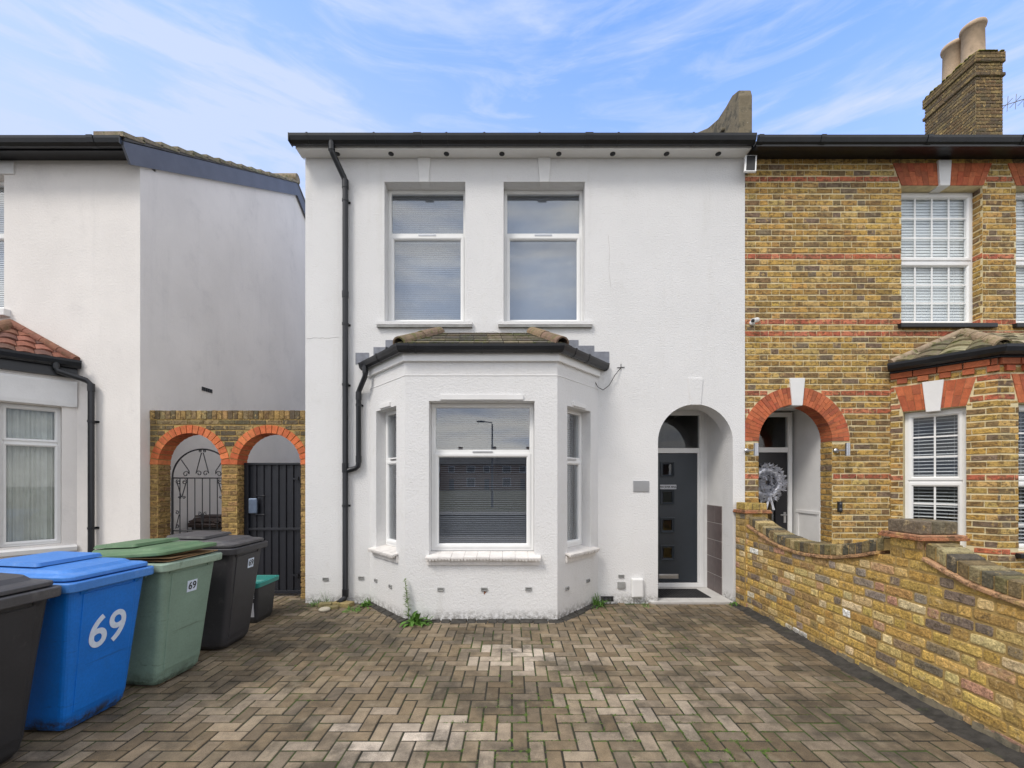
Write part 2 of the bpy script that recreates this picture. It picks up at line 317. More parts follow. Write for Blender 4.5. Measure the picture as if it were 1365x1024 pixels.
def fill(mb, P, u0, u1, z0, z1, rects=(), arcs=(), h=.079, pal=YEL, red=(), jo=.0125, pr=.007, j=.003, bond='flemish', topf=None, white=0, lv=.03, old=False, first=.0, botred=False, traps=()):
    nc = int(round((z1 - z0) / h)); h = (z1 - z0) / nc; sts = .218; hd = .106
    rset = set(int((r - z0) / h) for r in red)
    for c in range(nc + (12 if topf else 0)):
        a0, a1 = z0 + c * h, z0 + (c + 1) * h
        if not topf and c >= nc: break
        zm = (a0 + a1) / 2
        u = u0 - (0.0 if c % 2 else .165 if bond == 'flemish' else .114) - R.uniform(0, .01) - first
        k = 0
        while u < u1:
            w = (sts if (k % 2 == 0 or bond != 'flemish') else hd) * (1 + R.uniform(-lv, lv)); k += 1
            ju = jo * .72 if not old else jo; segs = [(max(u, u0) + ju / 2, min(u + w, u1) - ju / 2)]; u += w
            jz = jo * 1.5 if not old else jo; b0, b1 = a0 + jz / 2, a1 - jz / 2
            for (x0, x1, y0, y1) in rects:
                if b1 <= y0 or b0 >= y1: continue
                if b0 < y0 - .02 and any(s[1] > x0 and s[0] < x1 for s in segs): b1 = min(b1, y0 - .004) if segs[0][1] > x0 and segs[0][0] < x1 else b1; continue
                if b1 > y1 + .02 and any(s[1] > x0 and s[0] < x1 for s in segs): b0 = max(b0, y1 + .004); continue
                ns = []
                for s in segs:
                    if s[1] <= x0 or s[0] >= x1: ns.append(s)
                    else: ns += [(s[0], x0 - .001), (x1 + .001, s[1])]
                segs = ns
            iv = []
            for (cx, r, zs, zb) in arcs:
                zz = zm
                if zb <= zz < zs: iv.append((cx - r, cx + r))
                elif zs <= zz < zs + r: q = math.sqrt(r * r - (zz - zs) ** 2); iv.append((cx - q, cx + q))
            for (bl, br, tl, tr, y0, y1) in traps:
                if y0 < zm < y1: t = (zm - y0) / (y1 - y0); iv.append((bl + (tl - bl) * t, br + (tr - br) * t))
            for x0, x1 in iv:
                ns = []
                for s in segs:
                    if s[1] <= x0 or s[0] >= x1: ns.append(s)
                    else: ns += [(s[0], x0 - .006), (x1 + .006, s[1])]
                segs = ns
            for s0, s1 in segs:
                if s1 - s0 < .022 or b1 - b0 < .015: continue
                if topf:
                    t = topf((s0 + s1) / 2)
                    if b0 > t - .015: continue
                    bb1 = min(b1, t)
                else: bb1 = b1
                cc = jit(R.choice(REDB)) if c in rset else jit(R.choice(pal))
                if white and R.random() < white and c not in rset: cc = R.choice([(.86, .85, .80), (.66, .60, .46), (.72, .66, .52)])
                (oldbox(mb, P, s0, s1, b0, bb1, pr * R.uniform(.6, 1.25), cc) if old else brickbox(mb, P, s0, s1, b0, bb1, pr * R.uniform(.75, 1.2), cc, j))
def vouss(mb, fr, cx, zs, r0, r1, n, nb, nf, pal=REDA, stag=True, jo=.004, a0=0, a1=math.pi):
    P = fr.p
    for i in range(n):
        t0 = a0 + (a1 - a0) * i / n + jo / r0 / 2; t1 = a0 + (a1 - a0) * (i + 1) / n - jo / r0 / 2
        cuts = [(r0, r1)]
        if stag: m = r0 + (r1 - r0) * (.36 if i % 2 else .66); cuts = [(r0, m - .002), (m + .002, r1)]
        for q0, q1 in cuts:
            col = jit(R.choice(pal), .12); f = nf + R.uniform(-.001, .002)
            c4 = [(cx + q0 * math.cos(t0), zs + q0 * math.sin(t0)), (cx + q1 * math.cos(t0), zs + q1 * math.sin(t0)), (cx + q1 * math.cos(t1), zs + q1 * math.sin(t1)), (cx + q0 * math.cos(t1), zs + q0 * math.sin(t1))]
            mb.prism(fr, c4, nb, f, col)
def flatarch(mb, fr, b0, b1, z0, z1, splay, n, nb, nf, pal=REDA, key=None):
    m = (b0 + b1) / 2
    for i in range(n):
        for lv in range(2):
            spl = .4 if i % 2 else .62
            lo, hi = (0, spl) if lv == 0 else (spl, 1)
            def U(i_, t):
                b = b0 + (b1 - b0) * i_ / n; tt = (b0 - splay) + (b1 - b0 + 2 * splay) * i_ / n
                return b + (tt - b) * t
            g = .003; zz = lambda t: z0 + (z1 - z0) * t
            if key and abs(U(i + .5, .5) - m) < key: continue
            c = jit(R.choice(pal), .12)
            mb.prism(fr, [(U(i, lo) + g / 2, zz(lo) + g / 2), (U(i + 1, lo) - g / 2, zz(lo) + g / 2), (U(i + 1, hi) - g / 2, zz(hi) - g / 2), (U(i, hi) + g / 2, zz(hi) - g / 2)], nb, nf + R.uniform(-.001, .002), c)
def keystone(mb, fr, um, wb, wt, z0, z1, nb, nf):
    mb.prism(fr, [(um - wb / 2, z0), (um + wb / 2, z0), (um + wt / 2, z1), (um - wt / 2, z1)], nb, nf)

def tiles(mb, e0, e1, t0, t1, nc, tw, pal, th=.022, wave=0, j=.004):   # roof slope: eave points e0-e1, top points t0-t1
    e0, e1, t0, t1 = map(Vector, (e0, e1, t0, t1)); nrm = (e1 - e0).cross(t0 - e0).normalized()
    if nrm.z < 0: nrm = -nrm
    U = (e1 - e0).normalized(); up = (t0 - e0) - U * (t0 - e0).dot(U)
    if up.length < .01: up = (t1 - e0) - U * (t1 - e0).dot(U)
    L = (e1 - e0).length; a_t, b_t = (t0 - e0).dot(U), (t1 - e0).dot(U)
    for c in range(nc):
        v0, v1 = c / nc, min((c + 1.12) / nc, 1)
        l0, l1 = a_t * v0, a_t * v1; r0, r1 = L + (b_t - L) * v0, L + (b_t - L) * v1
        u = -(tw * .5 if c % 2 else 0) + min(l0, l1)
        while u < max(r0, r1):
            ua0, ub0 = max(u, l0), min(u + tw, r0); ua1, ub1 = max(u, l1), min(u + tw, r1); u += tw
            if ub0 - ua0 < .01 and ub1 - ua1 < .01: continue
            ub0 = max(ub0, ua0 + .002); ub1 = max(ub1, ua1 + .002)
            g = .003; dz = R.uniform(-j, j) * .5
            P = lambda uu, vv, h: e0 + U * uu + up * vv + nrm * h
            k = 5 if wave else 1; vs = []; fs = []
            for i in range(k + 1):
                t = i / k; hh = wave * math.sin(math.pi * t) if wave else 0
                vs += [P(ua0 + g + (ub0 - ua0 - 2 * g) * t, v0, 0), P(ua0 + g + (ub0 - ua0 - 2 * g) * t, v0, th + hh + dz), P(ua1 + g + (ub1 - ua1 - 2 * g) * t, v1, .004 + hh * .8)]
            for i in range(k): a = i * 3; b = a + 3; fs += [(a, b, b + 1, a + 1), (a + 1, b + 1, b + 2, a + 2)]
            fs += [(0, 1, 2), (k * 3 + 2, k * 3 + 1, k * 3)]
            mb.add(vs, fs, jit(R.choice(pal), .2))
def ridge(mb, a, b, n, r, col, lip=True):   # row of half round ridge tiles
    a, b = Vector(a), Vector(b); d = (b - a).normalized(); s = d.cross(Vector((0, 0, 1))).normalized(); up = s.cross(d)
    for i in range(n):
        p, q = a + (b - a) * (i / n), a + (b - a) * ((i + 1) / n - .006); lo = []
        for pt, rr in ((p, r * 1.0), (p + d * .03, r), (q, r * .93)):
            lo.append([pt + s * rr * math.cos(math.pi * k / 8) + up * rr * math.sin(math.pi * k / 8) for k in range(9)] + [pt + s * (rr - .018) * math.cos(math.pi * k / 8) + up * (rr - .018) * math.sin(math.pi * k / 8) for k in range(8, -1, -1)])
        mb.loft(lo, jit(col, .2), smooth=False)

def text_part(name, txt, size, parent, mat, mtx, depth=.0015, sx=1.0, bold=0):
    cu = bpy.data.curves.new(name, 'FONT'); cu.body = txt; cu.size = size; cu.extrude = depth; cu.align_x = 'CENTER'; cu.align_y = 'CENTER'; cu.offset = bold
    t = bpy.data.objects.new('tmp', cu); COL.objects.link(t); bpy.context.view_layer.update()
    me = bpy.data.meshes.new_from_object(t.evaluated_get(bpy.context.evaluated_depsgraph_get()))
    bpy.data.objects.remove(t); off = rootloc(parent)
    me.transform(Matrix.Translation(-off) @ mtx @ Matrix.Diagonal((sx, 1, 1, 1)))
    me.materials.clear(); me.materials.append(MAT[mat])
    o = bpy.data.objects.new(name, me); COL.objects.link(o); o.parent = parent; return o
def wallmtx(fr, u, z, n):   # text plane on a wall frame
    p = fr.p(u, z, n); X, Z, Nn = fr.u, Vector((0, 0, 1)), fr.n
    return Matrix(((X.x, Z.x, Nn.x, p.x), (X.y, Z.y, Nn.y, p.y), (X.z, Z.z, Nn.z, p.z), (0, 0, 0, 1)))

# ------------------------------------------------------------ windows
def slats(mb, fr, u0, u1, z0, z1, n, pitch, w, tilt, gap_at=None):
    z = z1 - .03; P = fr.p
    dz, dn = math.sin(tilt) * w / 2, math.cos(tilt) * w / 2
    while z > z0 + .01:
        k = R.uniform(-.0008, .0008)
        mb.add([P(u0, z - dz + k, n + dn), P(u1, z - dz + k, n + dn), P(u1, z + .0012, n), P(u0, z + .0012, n), P(u1, z + dz, n - dn), P(u0, z + dz, n - dn)], [(0, 1, 2, 3), (3, 2, 4, 5)])
        z -= pitch
    mb.fbox(fr, u0, u1, z1 - .03, z1, n - .02, n + .015)
    for q in (.18, .82):
        uu = u0 + (u1 - u0) * q; mb.fbox(fr, uu - .001, uu + .001, z0 + .01, z1 - .03, n + dn + .001, n + dn + .003)
def window(root, fr, u0, u1, z0, z1, dep, transom, name='window', blind='slat', pitch=.026, tilt=1.15, upper_sash=False, bars=None, vent=True, lab=None, bw=.026, fw=.045, glass='glass', bo=.12, sw=.046):
    """white plastic casement: outer frame at depth dep, fixed light over a sash"""
    n = -dep
    mb = MB(); mb.ring(fr, u0 + .002, u1 - .002, z0 + .002, z1 - .002, [(0, n), (fw - .008, n), (fw, n - .010), (fw, n - .06), (0, n - .06)])
    th = .026
    if transom: mb.fbox(fr, u0 + fw + .001, u1 - fw - .001, transom - th, transom + th, n - .055, n - .001)
    w = mb.build(name, 'upvc', root, bevel=.003)
    if lab: w['label'] = lab
    pr = [(0, n + .012), (sw - .016, n + .012), (sw, n - .004), (sw, n - .04), (0, n - .04)]
    lt = (transom - th) if transom else z1 - fw
    sb = MB(); sb.ring(fr, u0 + fw - .008, u1 - fw + .008, z0 + fw - .008, lt + .008, pr)
    sb.build('sash', 'upvc', w, bevel=.002)
    ub = []
    si = fw - .008 + sw
    pane = MB(); pane.fbox(fr, u0 + si - .004, u1 - si + .004, z0 + si - .004, lt - sw + .012, n - .028, n - .022); pane.build('pane', glass, w)
    lights = [(u0 + si, u1 - si, z0 + si, lt - sw + .008)]
    if transom:
        iu = fw
        if upper_sash:
            sb = MB(); sb.ring(fr, u0 + fw - .008, u1 - fw + .008, transom + th - .008, z1 - fw + .008, pr); sb.build('sash', 'upvc', w, bevel=.002); iu = si
            zt0, zt1 = transom + th + sw - .008, z1 - si
        else: zt0, zt1 = transom + th, z1 - fw
        pane = MB(); pane.fbox(fr, u0 + iu - .003, u1 - iu + .003, zt0 - .003, zt1 + .003, n - .034, n - .028); pane.build('pane', glass, w)
        lights.append((u0 + iu, u1 - iu, zt0, zt1))
    if bars:
        for li, (a, b, c, d) in enumerate(lights):
            nx, nz = bars[li]; gb = MB()
            for i in range(1, nx): uu = a + (b - a) * i / nx; gb.fbox(fr, uu - .010, uu + .010, c - .002, d + .002, n - .020, n - .012)
            for k in range(1, nz):
                zz = c + (d - c) * k / nz
                for i in range(nx):
                    ua = a + (b - a) * i / nx + (.010 if i else 0); ub_ = a + (b - a) * (i + 1) / nx - (.010 if i < nx - 1 else 0)
                    gb.fbox(fr, ua, ub_, zz - .010, zz + .010, n - .020, n - .012)
            gb.build('glazing_bar', 'upvc', w)
    if vent and transom:
        vb = MB(); m = (u0 + u1) / 2; vb.fbox(fr, m - .12, m + .12, transom - .012, transom + .010, n - .001, n + .014); vb.build('trickle_vent', 'chrome', w, bevel=.002)
    if blind:
        bb = MB(); slats(bb, fr, u0 + .03, u1 - .03, z0 + .03, z1 - .03, n - bo, pitch, bw, tilt); bb.build('blind', blind, w)
    return w
def room(root, x0, x1, y0, y1, z0, z1):
    mb = MB(); mb.add([(x0, y0, z0), (x1, y0, z0), (x1, y1, z0), (x0, y1, z0), (x0, y0, z1), (x1, y0, z1), (x1, y1, z1), (x0, y1, z1)],
                      [(0, 1, 2, 3), (7, 6, 5, 4), (1, 5, 6, 2), (2, 6, 7, 3), (3, 7, 4, 0)]); return mb.build('room', 'room', root)
# ============================================================ WHITE HOUSE
WF = 5.75; fw_ = FX(WF)
WH = thing('terraced_house', 'white rendered house in the middle with a white bay and dark grey front door', 'house', (0, WF, 0))
XL, XR = -2.755, 3.105
mb = MB()
w1 = (-1.70, -.622, 3.735, 5.616); w2 = (-.112, .972, 3.735, 5.616)
mb.panel(fw_, rect(XL, XR, -.25, 5.955), [rect(*w1), rect(*w2), rect(-1.62, .87, .12, 2.72), archloop(2.445, .4995, 2.15, -.12)], .28)
mb.build('wall', 'render', WH)
mb = MB(); mb.panel(Fr((XL, 14.0), (XL, WF + .28)), [(0, -.25), (7.965, -.25), (7.965, 5.93), (4.05, 8.2), (0, 5.93)], [], .22); mb.box(XL + .22, XR, 13.8, 14.0, -.2, 5.9); mb.build('side_wall', 'render', WH)
# bay
BP = [(-1.895, 5.75), (-1.241, 5.01), (.527, 5.01), (1.145, 5.75)]
bl, bf, br_ = Fr(BP[0], BP[1]), Fr(BP[1], BP[2]), Fr(BP[2], BP[3])
def miter(t, f1, f2): a = math.acos(max(-1, min(1, f1.u.dot(f2.u)))); return t * math.tan(a / 2)
m1, m2 = miter(.24, bl, bf), miter(.24, bf, br_)
lw = (bl.L * .20, bl.L * .775, .76, 2.53); rw = (br_.L * .22, br_.L * .80, .76, 2.53); cw = (.276, 1.503, .76, 2.556)
mb = MB()
mb.panel(bl, rect(0, bl.L, -.25, 3.06), [rect(*lw)], .24, sr=m1, sl=-.2, ends=False)
mb.panel(bf, rect(0, bf.L, -.25, 3.06), [rect(*cw)], .24, sl=m1, sr=m2, ends=False)
mb.panel(br_, rect(0, br_.L, -.25, 3.06), [rect(*rw)], .24, sl=m2, sr=-.2, ends=False)
bay = mb.build('bay', 'render', WH)
# hairline ledge under the fascia and drip ledges over the bay windows
mb = MB(); sweep(mb, BP, [(-.01, 2.845), (.006, 2.85), (.006, 2.853), (-.01, 2.87)])
mb.fbox(bf, .41, 1.37, 2.568, 2.625, -.01, .022); mb.fbox(bl, .33, .62, 2.545, 2.595, -.01, .02); mb.fbox(br_, .33, .62, 2.545, 2.595, -.01, .02)
mb.build('drip_ledge', 'greystone' if False else 'smooth', bay, bevel=.004)
# windows
def sillbox(fr, u0, u1, z0, z1, n1, root, mat='sillpaint', n0=-.16, slope=.012, name='sill', lab=None, bev=.006):
    mb = MB(); P = fr.p
    mb.hexa([P(u0, z0, n1), P(u1, z0, n1), P(u1, z0, n0), P(u0, z0, n0), P(u0, z1 - slope, n1), P(u1, z1 - slope, n1), P(u1, z1 + slope, n0), P(u0, z1 + slope, n0)])
    o = mb.build(name, mat, root, bevel=bev)
    if lab: o['label'] = lab
    return o
for i, w in enumerate((w1, w2)):
    window(WH, fw_, w[0], w[1], w[2] + .02, w[3], .165, 4.995, pitch=.0262 if i == 0 else .024, tilt=1.36 if i == 0 else 1.5, blind='slatmid')
    um = (w[0] + w[1]) / 2
    a, b = ((-1.795, -.525), (-.185, 1.065))[i]
    mbx = MB(); mbx.fbox(fw_, a, b, 3.695, 3.74, -.0, .05); mbx.fbox(fw_, w[0] + .002, w[1] - .002, 3.70, 3.742, -.155, -.002); s_ = mbx.build('sill', 'render', WH, bevel=.004)
    mbx = MB(); mbx.fbox(fw_, a + .004, b - .004, 3.665, 3.693, -.01, .046); mbx.build('drip_edge', 'greystone', s_)
    mbx = MB(); keystone(mbx, fw_, (-1.17, .43)[i], .125, .17, 5.60, 5.93, -.10, .022); mbx.build('keystone', 'smooth', WH, bevel=.006)
window(WH, bf, cw[0], cw[1], cw[2] + .03, cw[3], .15, 1.975, blind='slatgrey', pitch=.026, tilt=.75, fw=.05)
window(WH, bl, lw[0], lw[1], lw[2] + .03, lw[3], .13, 1.90, blind='slatgrey', pitch=.026, tilt=.9)
window(WH, br_, rw[0], rw[1], rw[2] + .03, rw[3], .13, 1.90, blind='slatgrey', pitch=.026, tilt=.9)
# scalloped tile sills
for fr, a, b in ((bf, cw[0] - .03, cw[1] + .07), (bl, lw[0] - .07, lw[1] + .06), (br_, rw[0] - .05, rw[1] + .09)):
    mbx = MB(); P = fr.p; n = int((b - a) / .155) + 1; tw = (b - a) / n
    for i in range(n):
        u0, u1 = a + i * tw + .0015, a + (i + 1) * tw - .0015; dz = R.uniform(-.003, .003); nn = .085 + R.uniform(-.004, .004)
        if u1 < fr.L:
            mbx.hexa([P(u0, .735 + dz, nn), P(u1, .735 + dz, nn), P(u1, .76, -.14), P(u0, .76, -.14), P(u0, .753 + dz, nn), P(u1, .753 + dz, nn), P(u1, .79, -.14), P(u0, .79, -.14)])
        k = 4
        for j in range(k):   # wavy drip under the tile's nose
            c0, c1 = u0 + (u1 - u0) * j / k, u0 + (u1 - u0) * (j + 1) / k; dp = .022 + R.uniform(-.004, .006)
            q = [(c0 + (c1 - c0) * t, .734 + dz - dp * math.sin(math.pi * t)) for t in (.0, .2, .4, .6, .8, 1)]
            mbx.prism(fr, q + [(c1, .740 + dz), (c0, .740 + dz)], nn - .035, nn - .004)
    mbx.fbox(fr, a + .01, b - .01, .655, .733, -.01, .025)
    mbx.build('sill', 'sillpaint', bay)
# weep vents
def vent(fr, u, z, w=.075, h=.042, root=WH, mat='greystone', rust=False, name='weep_vent'):
    m = MB(); m.ring(fr, u - w / 2, u + w / 2, z - h / 2, z + h / 2, [(0, -.01), (0, .012), (.004, .016), (.010, .016), (.012, .008), (.012, -.01)])
    m.fbox(fr, u - w / 2 + .011, u + w / 2 - .011, z - h / 2 + .011, z + h / 2 - .011, -.01, .004)
    o = m.build(name, mat, root)
    if rust:
        m = MB(); m.prism(fr, [(u - .005, z - .05), (u + .0, z - .062), (u + .01, z - .045), (u + .022, z - .04), (u + .012, z - .022), (u - .002, z - .022)], .001, .004); m.build('rust_stain', 'rust', o); o['label'] = 'weep vent with a rust stain below'
    return o
for px, py in ((434, 772), (481.5, 770.5), (828, 768)): vent(fw_, (px - CX) / 100, (804 - py) / 100)
for px, py, ru in ((587.5, 785.5, 0), (645.5, 785.5, 1), (704.5, 785, 0)): vent(bf, PX(px, 5.01) + 1.241, PZ(py, 5.01), rust=ru)
vent(bl, .20, .335); vent(bl, .62, .335); vent(br_, .20, .34); vent(br_, .70, .345)
# big square vent, white box, dark grille
mbx = MB(); mbx.fbox(fw_, 1.405, 1.505, .195, .285, -.01, .022); o = mbx.build('wall_vent', 'greystone', WH, bevel=.005)
mbx = MB(); g = [0]
for k in range(9): mbx.fbox(fw_, 1.19 + k * .018, 1.202 + k * .018, .035, .085, -.004, .010)
mbx.fbox(fw_, 1.18, 1.355, .028, .035, -.004, .012); mbx.fbox(fw_, 1.18, 1.355, .085, .092, -.004, .012); mbx.build('air_brick', 'rubber', WH)
# eaves: fascia, soffit, gutter
mb = MB(); mb.box(XL - .045, XR - .01, 5.595, 5.748, 5.93, 5.945); mb.box(XL - .045, XR - .01, 5.575, 5.594, 5.925, 6.035); mb.box(XL - .045, XL - .03, 5.596, 5.80, 5.946, 6.10)
fa = mb.build('fascia', 'sillpaint' if False else 'upvc', WH, bevel=.004)
for px in (449, 521, 595, 669, 745, 817, 889, 958):
    X = (px - CX) * 5.66 / F; mbx = MB(); mbx.lathe((X, 5.672, 5.93), [(0, -.010), (.030, -.010), (.036, -.006), (.036, .001)], 14); mbx.build('soffit_vent', 'black', fa)
mb = MB(); GL = [(-2.83, 5.572), (XR - .003, 5.572)]
sweep(mb, GL, GUT, z=6.035); mb.box(-2.836, -2.829, 5.455, 5.57, 5.935, 6.04)
gu = mb.build('gutter', 'black', WH)
for X in (-2.6, -1.75, -.83, -.35, .35, 1.35, 2.3):
    mbx = MB(); sweep(mbx, [(X - .012, 5.572), (X + .012, 5.572)], [(n * 1.03 + .000, z * 1.04 + .001) for n, z in GUT[:7]] + [(.119, .006), (.0, .006)], z=6.035); mbx.build('gutter_bracket', 'black', gu)
mb = MB()
for X in (-1.2, .98): mb = MB(); sweep(mb, [(X - .05, 5.572), (X + .05, 5.572)], [(n * 1.06, z * 1.07) for n, z in GUT], z=6.038); mb.build('gutter_joint', 'black', gu)
# main roof
def roof(root, x0, x1, ye, ze, yr, zr, mat='slate', th=.09):
    mb = MB(); yb = 2 * yr - ye
    mb.hexa([(x0, ye, ze - th), (x1, ye, ze - th), (x1, yr, zr - th), (x0, yr, zr - th), (x0, ye, ze), (x1, ye, ze), (x1, yr, zr), (x0, yr, zr)])
    mb.hexa([(x0, yr, zr - th), (x1, yr, zr - th), (x1, yb, ze - th), (x0, yb, ze - th), (x0, yr, zr), (x1, yr, zr), (x1, yb, ze), (x0, yb, ze)])
    return mb.build('roof', mat, root)
rf = roof(WH, -2.79, 3.10, 5.50, 6.045, 9.95, 8.60)
mb = MB(); Pf = [(5.90, 5.95), (5.90, 6.90), (5.93, 7.00), (6.10, 7.08), (6.27, 7.075), (6.52, 7.10), (6.85, 7.24), (7.35, 7.55), (9.95, 9.05), (9.95, 8.4)]
k = len(Pf); x0, x1 = 3.11, 3.29
mb.add([(x0, y, z) for y, z in Pf] + [(x1, y, z) for y, z in Pf], [tuple(range(k - 1, -1, -1)), tuple(range(k, 2 * k))] + [(i, (i + 1) % k, (i + 1) % k + k, i + k) for i in range(k)])
mb.box(3.06, 3.108, 6.3, 6.85, 6.75, 6.80); mb.build('parapet', 'cement', WH, bevel=.015)
# bay roof, fascia, gutter
mb = MB(); sweep(mb, BP, [(-.05, 3.01), (.038, 3.01), (.038, 3.155), (-.05, 3.155)]); bfa = mb.build('bay_fascia', 'upvc', WH, bevel=.004)
E = offset_line(BP, .10); ze = 3.185; zt = 3.60; T0, T1 = (-.95, 5.748, zt), (.26, 5.748, zt)
e = [(E[0].x + .05, E[0].y + .06, ze), (E[1].x, E[1].y, ze), (E[2].x, E[2].y, ze), (E[3].x - .05, E[3].y + .06, ze)]
TP = [(.15, .12, .085), (.12, .105, .08), (.17, .14, .10), (.10, .09, .075), (.13, .115, .07)]
mb = MB(); dn = lambda p: (p[0], p[1], p[2] - .012)
mb.quad(dn(e[1]), dn(e[2]), dn(T1), dn(T0), TP[0]); mb.add([dn(e[0]), dn(e[1]), dn(T0)], [(0, 1, 2)], TP[0]); mb.add([dn(e[2]), dn(e[3]), dn(T1)], [(0, 1, 2)], TP[0])
tiles(mb, e[1], e[2], T0, T1, 5, .17, TP); tiles(mb, e[0], e[1], T0, T0, 5, .17, TP); tiles(mb, e[2], e[3], T1, T1, 5, .17, TP)
br = mb.build('bay_roof', 'tile', WH)
for a, b in ((e[1], T0), (e[2], T1)):
    mbx = MB(); a = Vector(a); b = Vector(b); ridge(mbx, a + Vector((0, 0, .0)), b + Vector((0, -.06, -.02)), 2, .085, (.19, .13, .085)); mbx.build('ridge_tile', 'tile', br)
mb = MB()
for x0, x1, y0, y1, y2 in ((474, 492, 470.5, 483, 479), (498, 517, 463, 473, 466), (514, 528, 453.5, 465, 460), (757, 771, 453.5, 462, 466), (771, 792, 461, 470, 475), (792, 812, 469, 478, 485)):
    mb = MB(); mb.prism(fw_, [((x0 - CX) / 100, (804 - y1) / 100 - .03), ((x1 - CX) / 100, (804 - y2) / 100 - .03), ((x1 - CX) / 100 , (804 - y0) / 100), ((x0 - CX) / 100, (804 - y0) / 100)], -.002, .006); mb.build('lead_flashing', 'lead', br)
mb = MB(); G0 = offset_line(BP, .042); G0[0] += (G0[0] - G0[1]).normalized() * .04; G0[-1] += (G0[-1] - G0[-2]).normalized() * .06
sweep(mb, G0, [(n * .86, z * .86) for n, z in GUT], z=3.18)
bg = mb.build('bay_gutter', 'black', WH)
GUT_ = GUT; GUT = [(n * .86, z * .86) for n, z in GUT]
def gpt(p, q, t): return (p[0] + (q[0] - p[0]) * t, p[1] + (q[1] - p[1]) * t)
GP = [tuple(p) for p in G0]
big = [(n * 1.07, z * 1.07) for n, z in GUT]
for i in (1, 2): mb = MB(); sweep(mb, [gpt(GP[i], GP[i - 1], .10 if i == 1 else .05), GP[i], gpt(GP[i], GP[i + 1], .05 if i == 1 else .10)], big, z=3.183); mb.build('gutter_joint', 'black', bg)
for p, q in ((GP[0], GP[1]), (GP[3], GP[2])):
    pts = [p, gpt(p, q, .02)] if p == GP[0] else [gpt(p, q, .02), p]
    mb = MB(); sweep(mb, pts, [(0, .003), (0, -.07), (.026, -.09), (.06, -.088), (.087, -.06), (.103, .003)], z=3.18); mb.build('gutter_end', 'black', bg)
for p, q, t in ((GP[0], GP[1], .5), (GP[1], GP[2], .08), (GP[1], GP[2], .5), (GP[1], GP[2], .94), (GP[2], GP[3], .5), (GP[2], GP[3], .2)):
    c = gpt(p, q, t); L = math.dist(p, q); mb = MB(); sweep(mb, [c, gpt(p, q, t + .025 / L)], [(n * 1.04, z * 1.05) for n, z in GUT[:7]] + [(.103, .008), (0, .008)], z=3.18); mb.build('gutter_bracket', 'black', bg)
GUT = GUT_
# downpipes
def dpipe(root, path, r, joints, brackets, name='downpipe', wallY=WF):
    mb = MB(); mb.tube(path, r, 14)
    for p, q in joints: mb.tube([p, q], r * 1.14, 14)
    o = mb.build(name, 'black', root)
    for (x, y, z) in brackets:
        m = MB(); m.tube([(x, y, z - .014), (x, y, z + .014)], r * 1.16, 14); m.box(x - r - .008, x + r + .014, wallY - .012, wallY + .002, z - .013, z + .013); m.box(x - .012, x + .012, y, wallY - .01, z - .012, z + .012)
        m.build('pipe_bracket', 'black', o)
    return o
xp = (460.5 - CX) * 5.70 / F; yp = 5.695
xo = (442 - CX) * 5.51 / F
dpipe(WH, [(xo, 5.51, 5.96), (xo, 5.515, 5.86), (xo + .01, 5.525, 5.82), (xp - .015, 5.685, 5.63), (xp, yp, 5.58), (xp, yp, 5.50), (xp, yp, .12), (xp - .005, yp - .02, .08), (xp - .05, yp - .10, .045)], .037,
      [((xo, 5.512, 5.94), (xo, 5.515, 5.85)), ((xp, yp, 5.60), (xp, yp, 5.49)), ((xp, yp, 4.05), (xp, yp, 4.13)), ((xp, yp, 1.74), (xp, yp, 1.86)), ((xp, yp, .10), (xp, yp, .20))],
      [(xp, yp, 5.33), (xp, yp, 3.7), (xp, yp, 2.9), (xp, yp, 1.3)])
x2 = PX(487, 5.60); x3 = PX(478, 5.70)
dpipe(WH, [(x2, 5.60, 3.11), (x2, 5.60, 3.02), (x2 - .01, 5.61, 2.98), (x3 + .02, 5.69, 2.84), (x3, 5.70, 2.80), (x3, 5.70, 1.87), (x3 - .01, 5.70, 1.82), (x3 - .04, 5.70, 1.795), (xp + .05, 5.70, 1.77), (xp, 5.70, 1.76)], .033,
      [((x2, 5.60, 3.12), (x2, 5.60, 3.03)), ((x3, 5.70, 2.80), (x3, 5.70, 2.70)), ((x3, 5.70, 1.96), (x3, 5.70, 1.87))], [(x3, 5.70, 2.63)])
# porch
mb = MB(); mb.box(2.946, 3.095, 6.031, 6.62, -.1, 2.75); mb.box(1.70, 1.838, 6.031, 6.62, -.1, 2.75); mb.box(1.839, 2.945, 6.031, 6.62, 2.685, 2.75); mb.fbox(fw_, 2.892, 2.945, .03, 2.684, -.80, -.752)
po = mb.build('porch', 'smooth', WH)
mbx = MB(); mbx.box(2.938, 2.9455, 6.036, 6.498, .025, 1.275); mbx.build('wall_grout', 'grout', po)
mbx = MB()
for r_ in range(5):
    z0 = .028 + r_ * .25; cuts = [6.04, 6.27, 6.495] if r_ % 2 == 0 else [6.04, 6.495]
    for a, b in zip(cuts, cuts[1:]): mbx.box(2.934, 2.940, a, b - .010, z0, z0 + .240, (.5, .5, .5))
mbx.build('wall_tiles', 'darktile', po, bevel=.0015)
mbx = MB(); mbx.box(1.84, 2.945, 5.70, 6.60, -.05, .018); st = mbx.build('porch_step', 'grout', po)
mbx = MB()
for i in range(4):
    for j in range(3):
        a, b = 1.95 + (i) * .30 - .15, 1.95 + (i + 1) * .30 - .15 - .004; c, d = 5.715 + j * .30, 5.715 + (j + 1) * .30 - .004
        mbx.box(max(a, 1.95 if d < 6.0 else 1.845), min(b, 2.938), c, min(d, 6.55), .019, .026)
mbx.build('floor_tiles', 'whitetile', st, bevel=.001)
mbx = MB(); keystone(mbx, fw_, 2.445, .14, .20, 2.64, 3.0, -.2, .014); mbx.build('keystone', 'render', WH, bevel=.006)
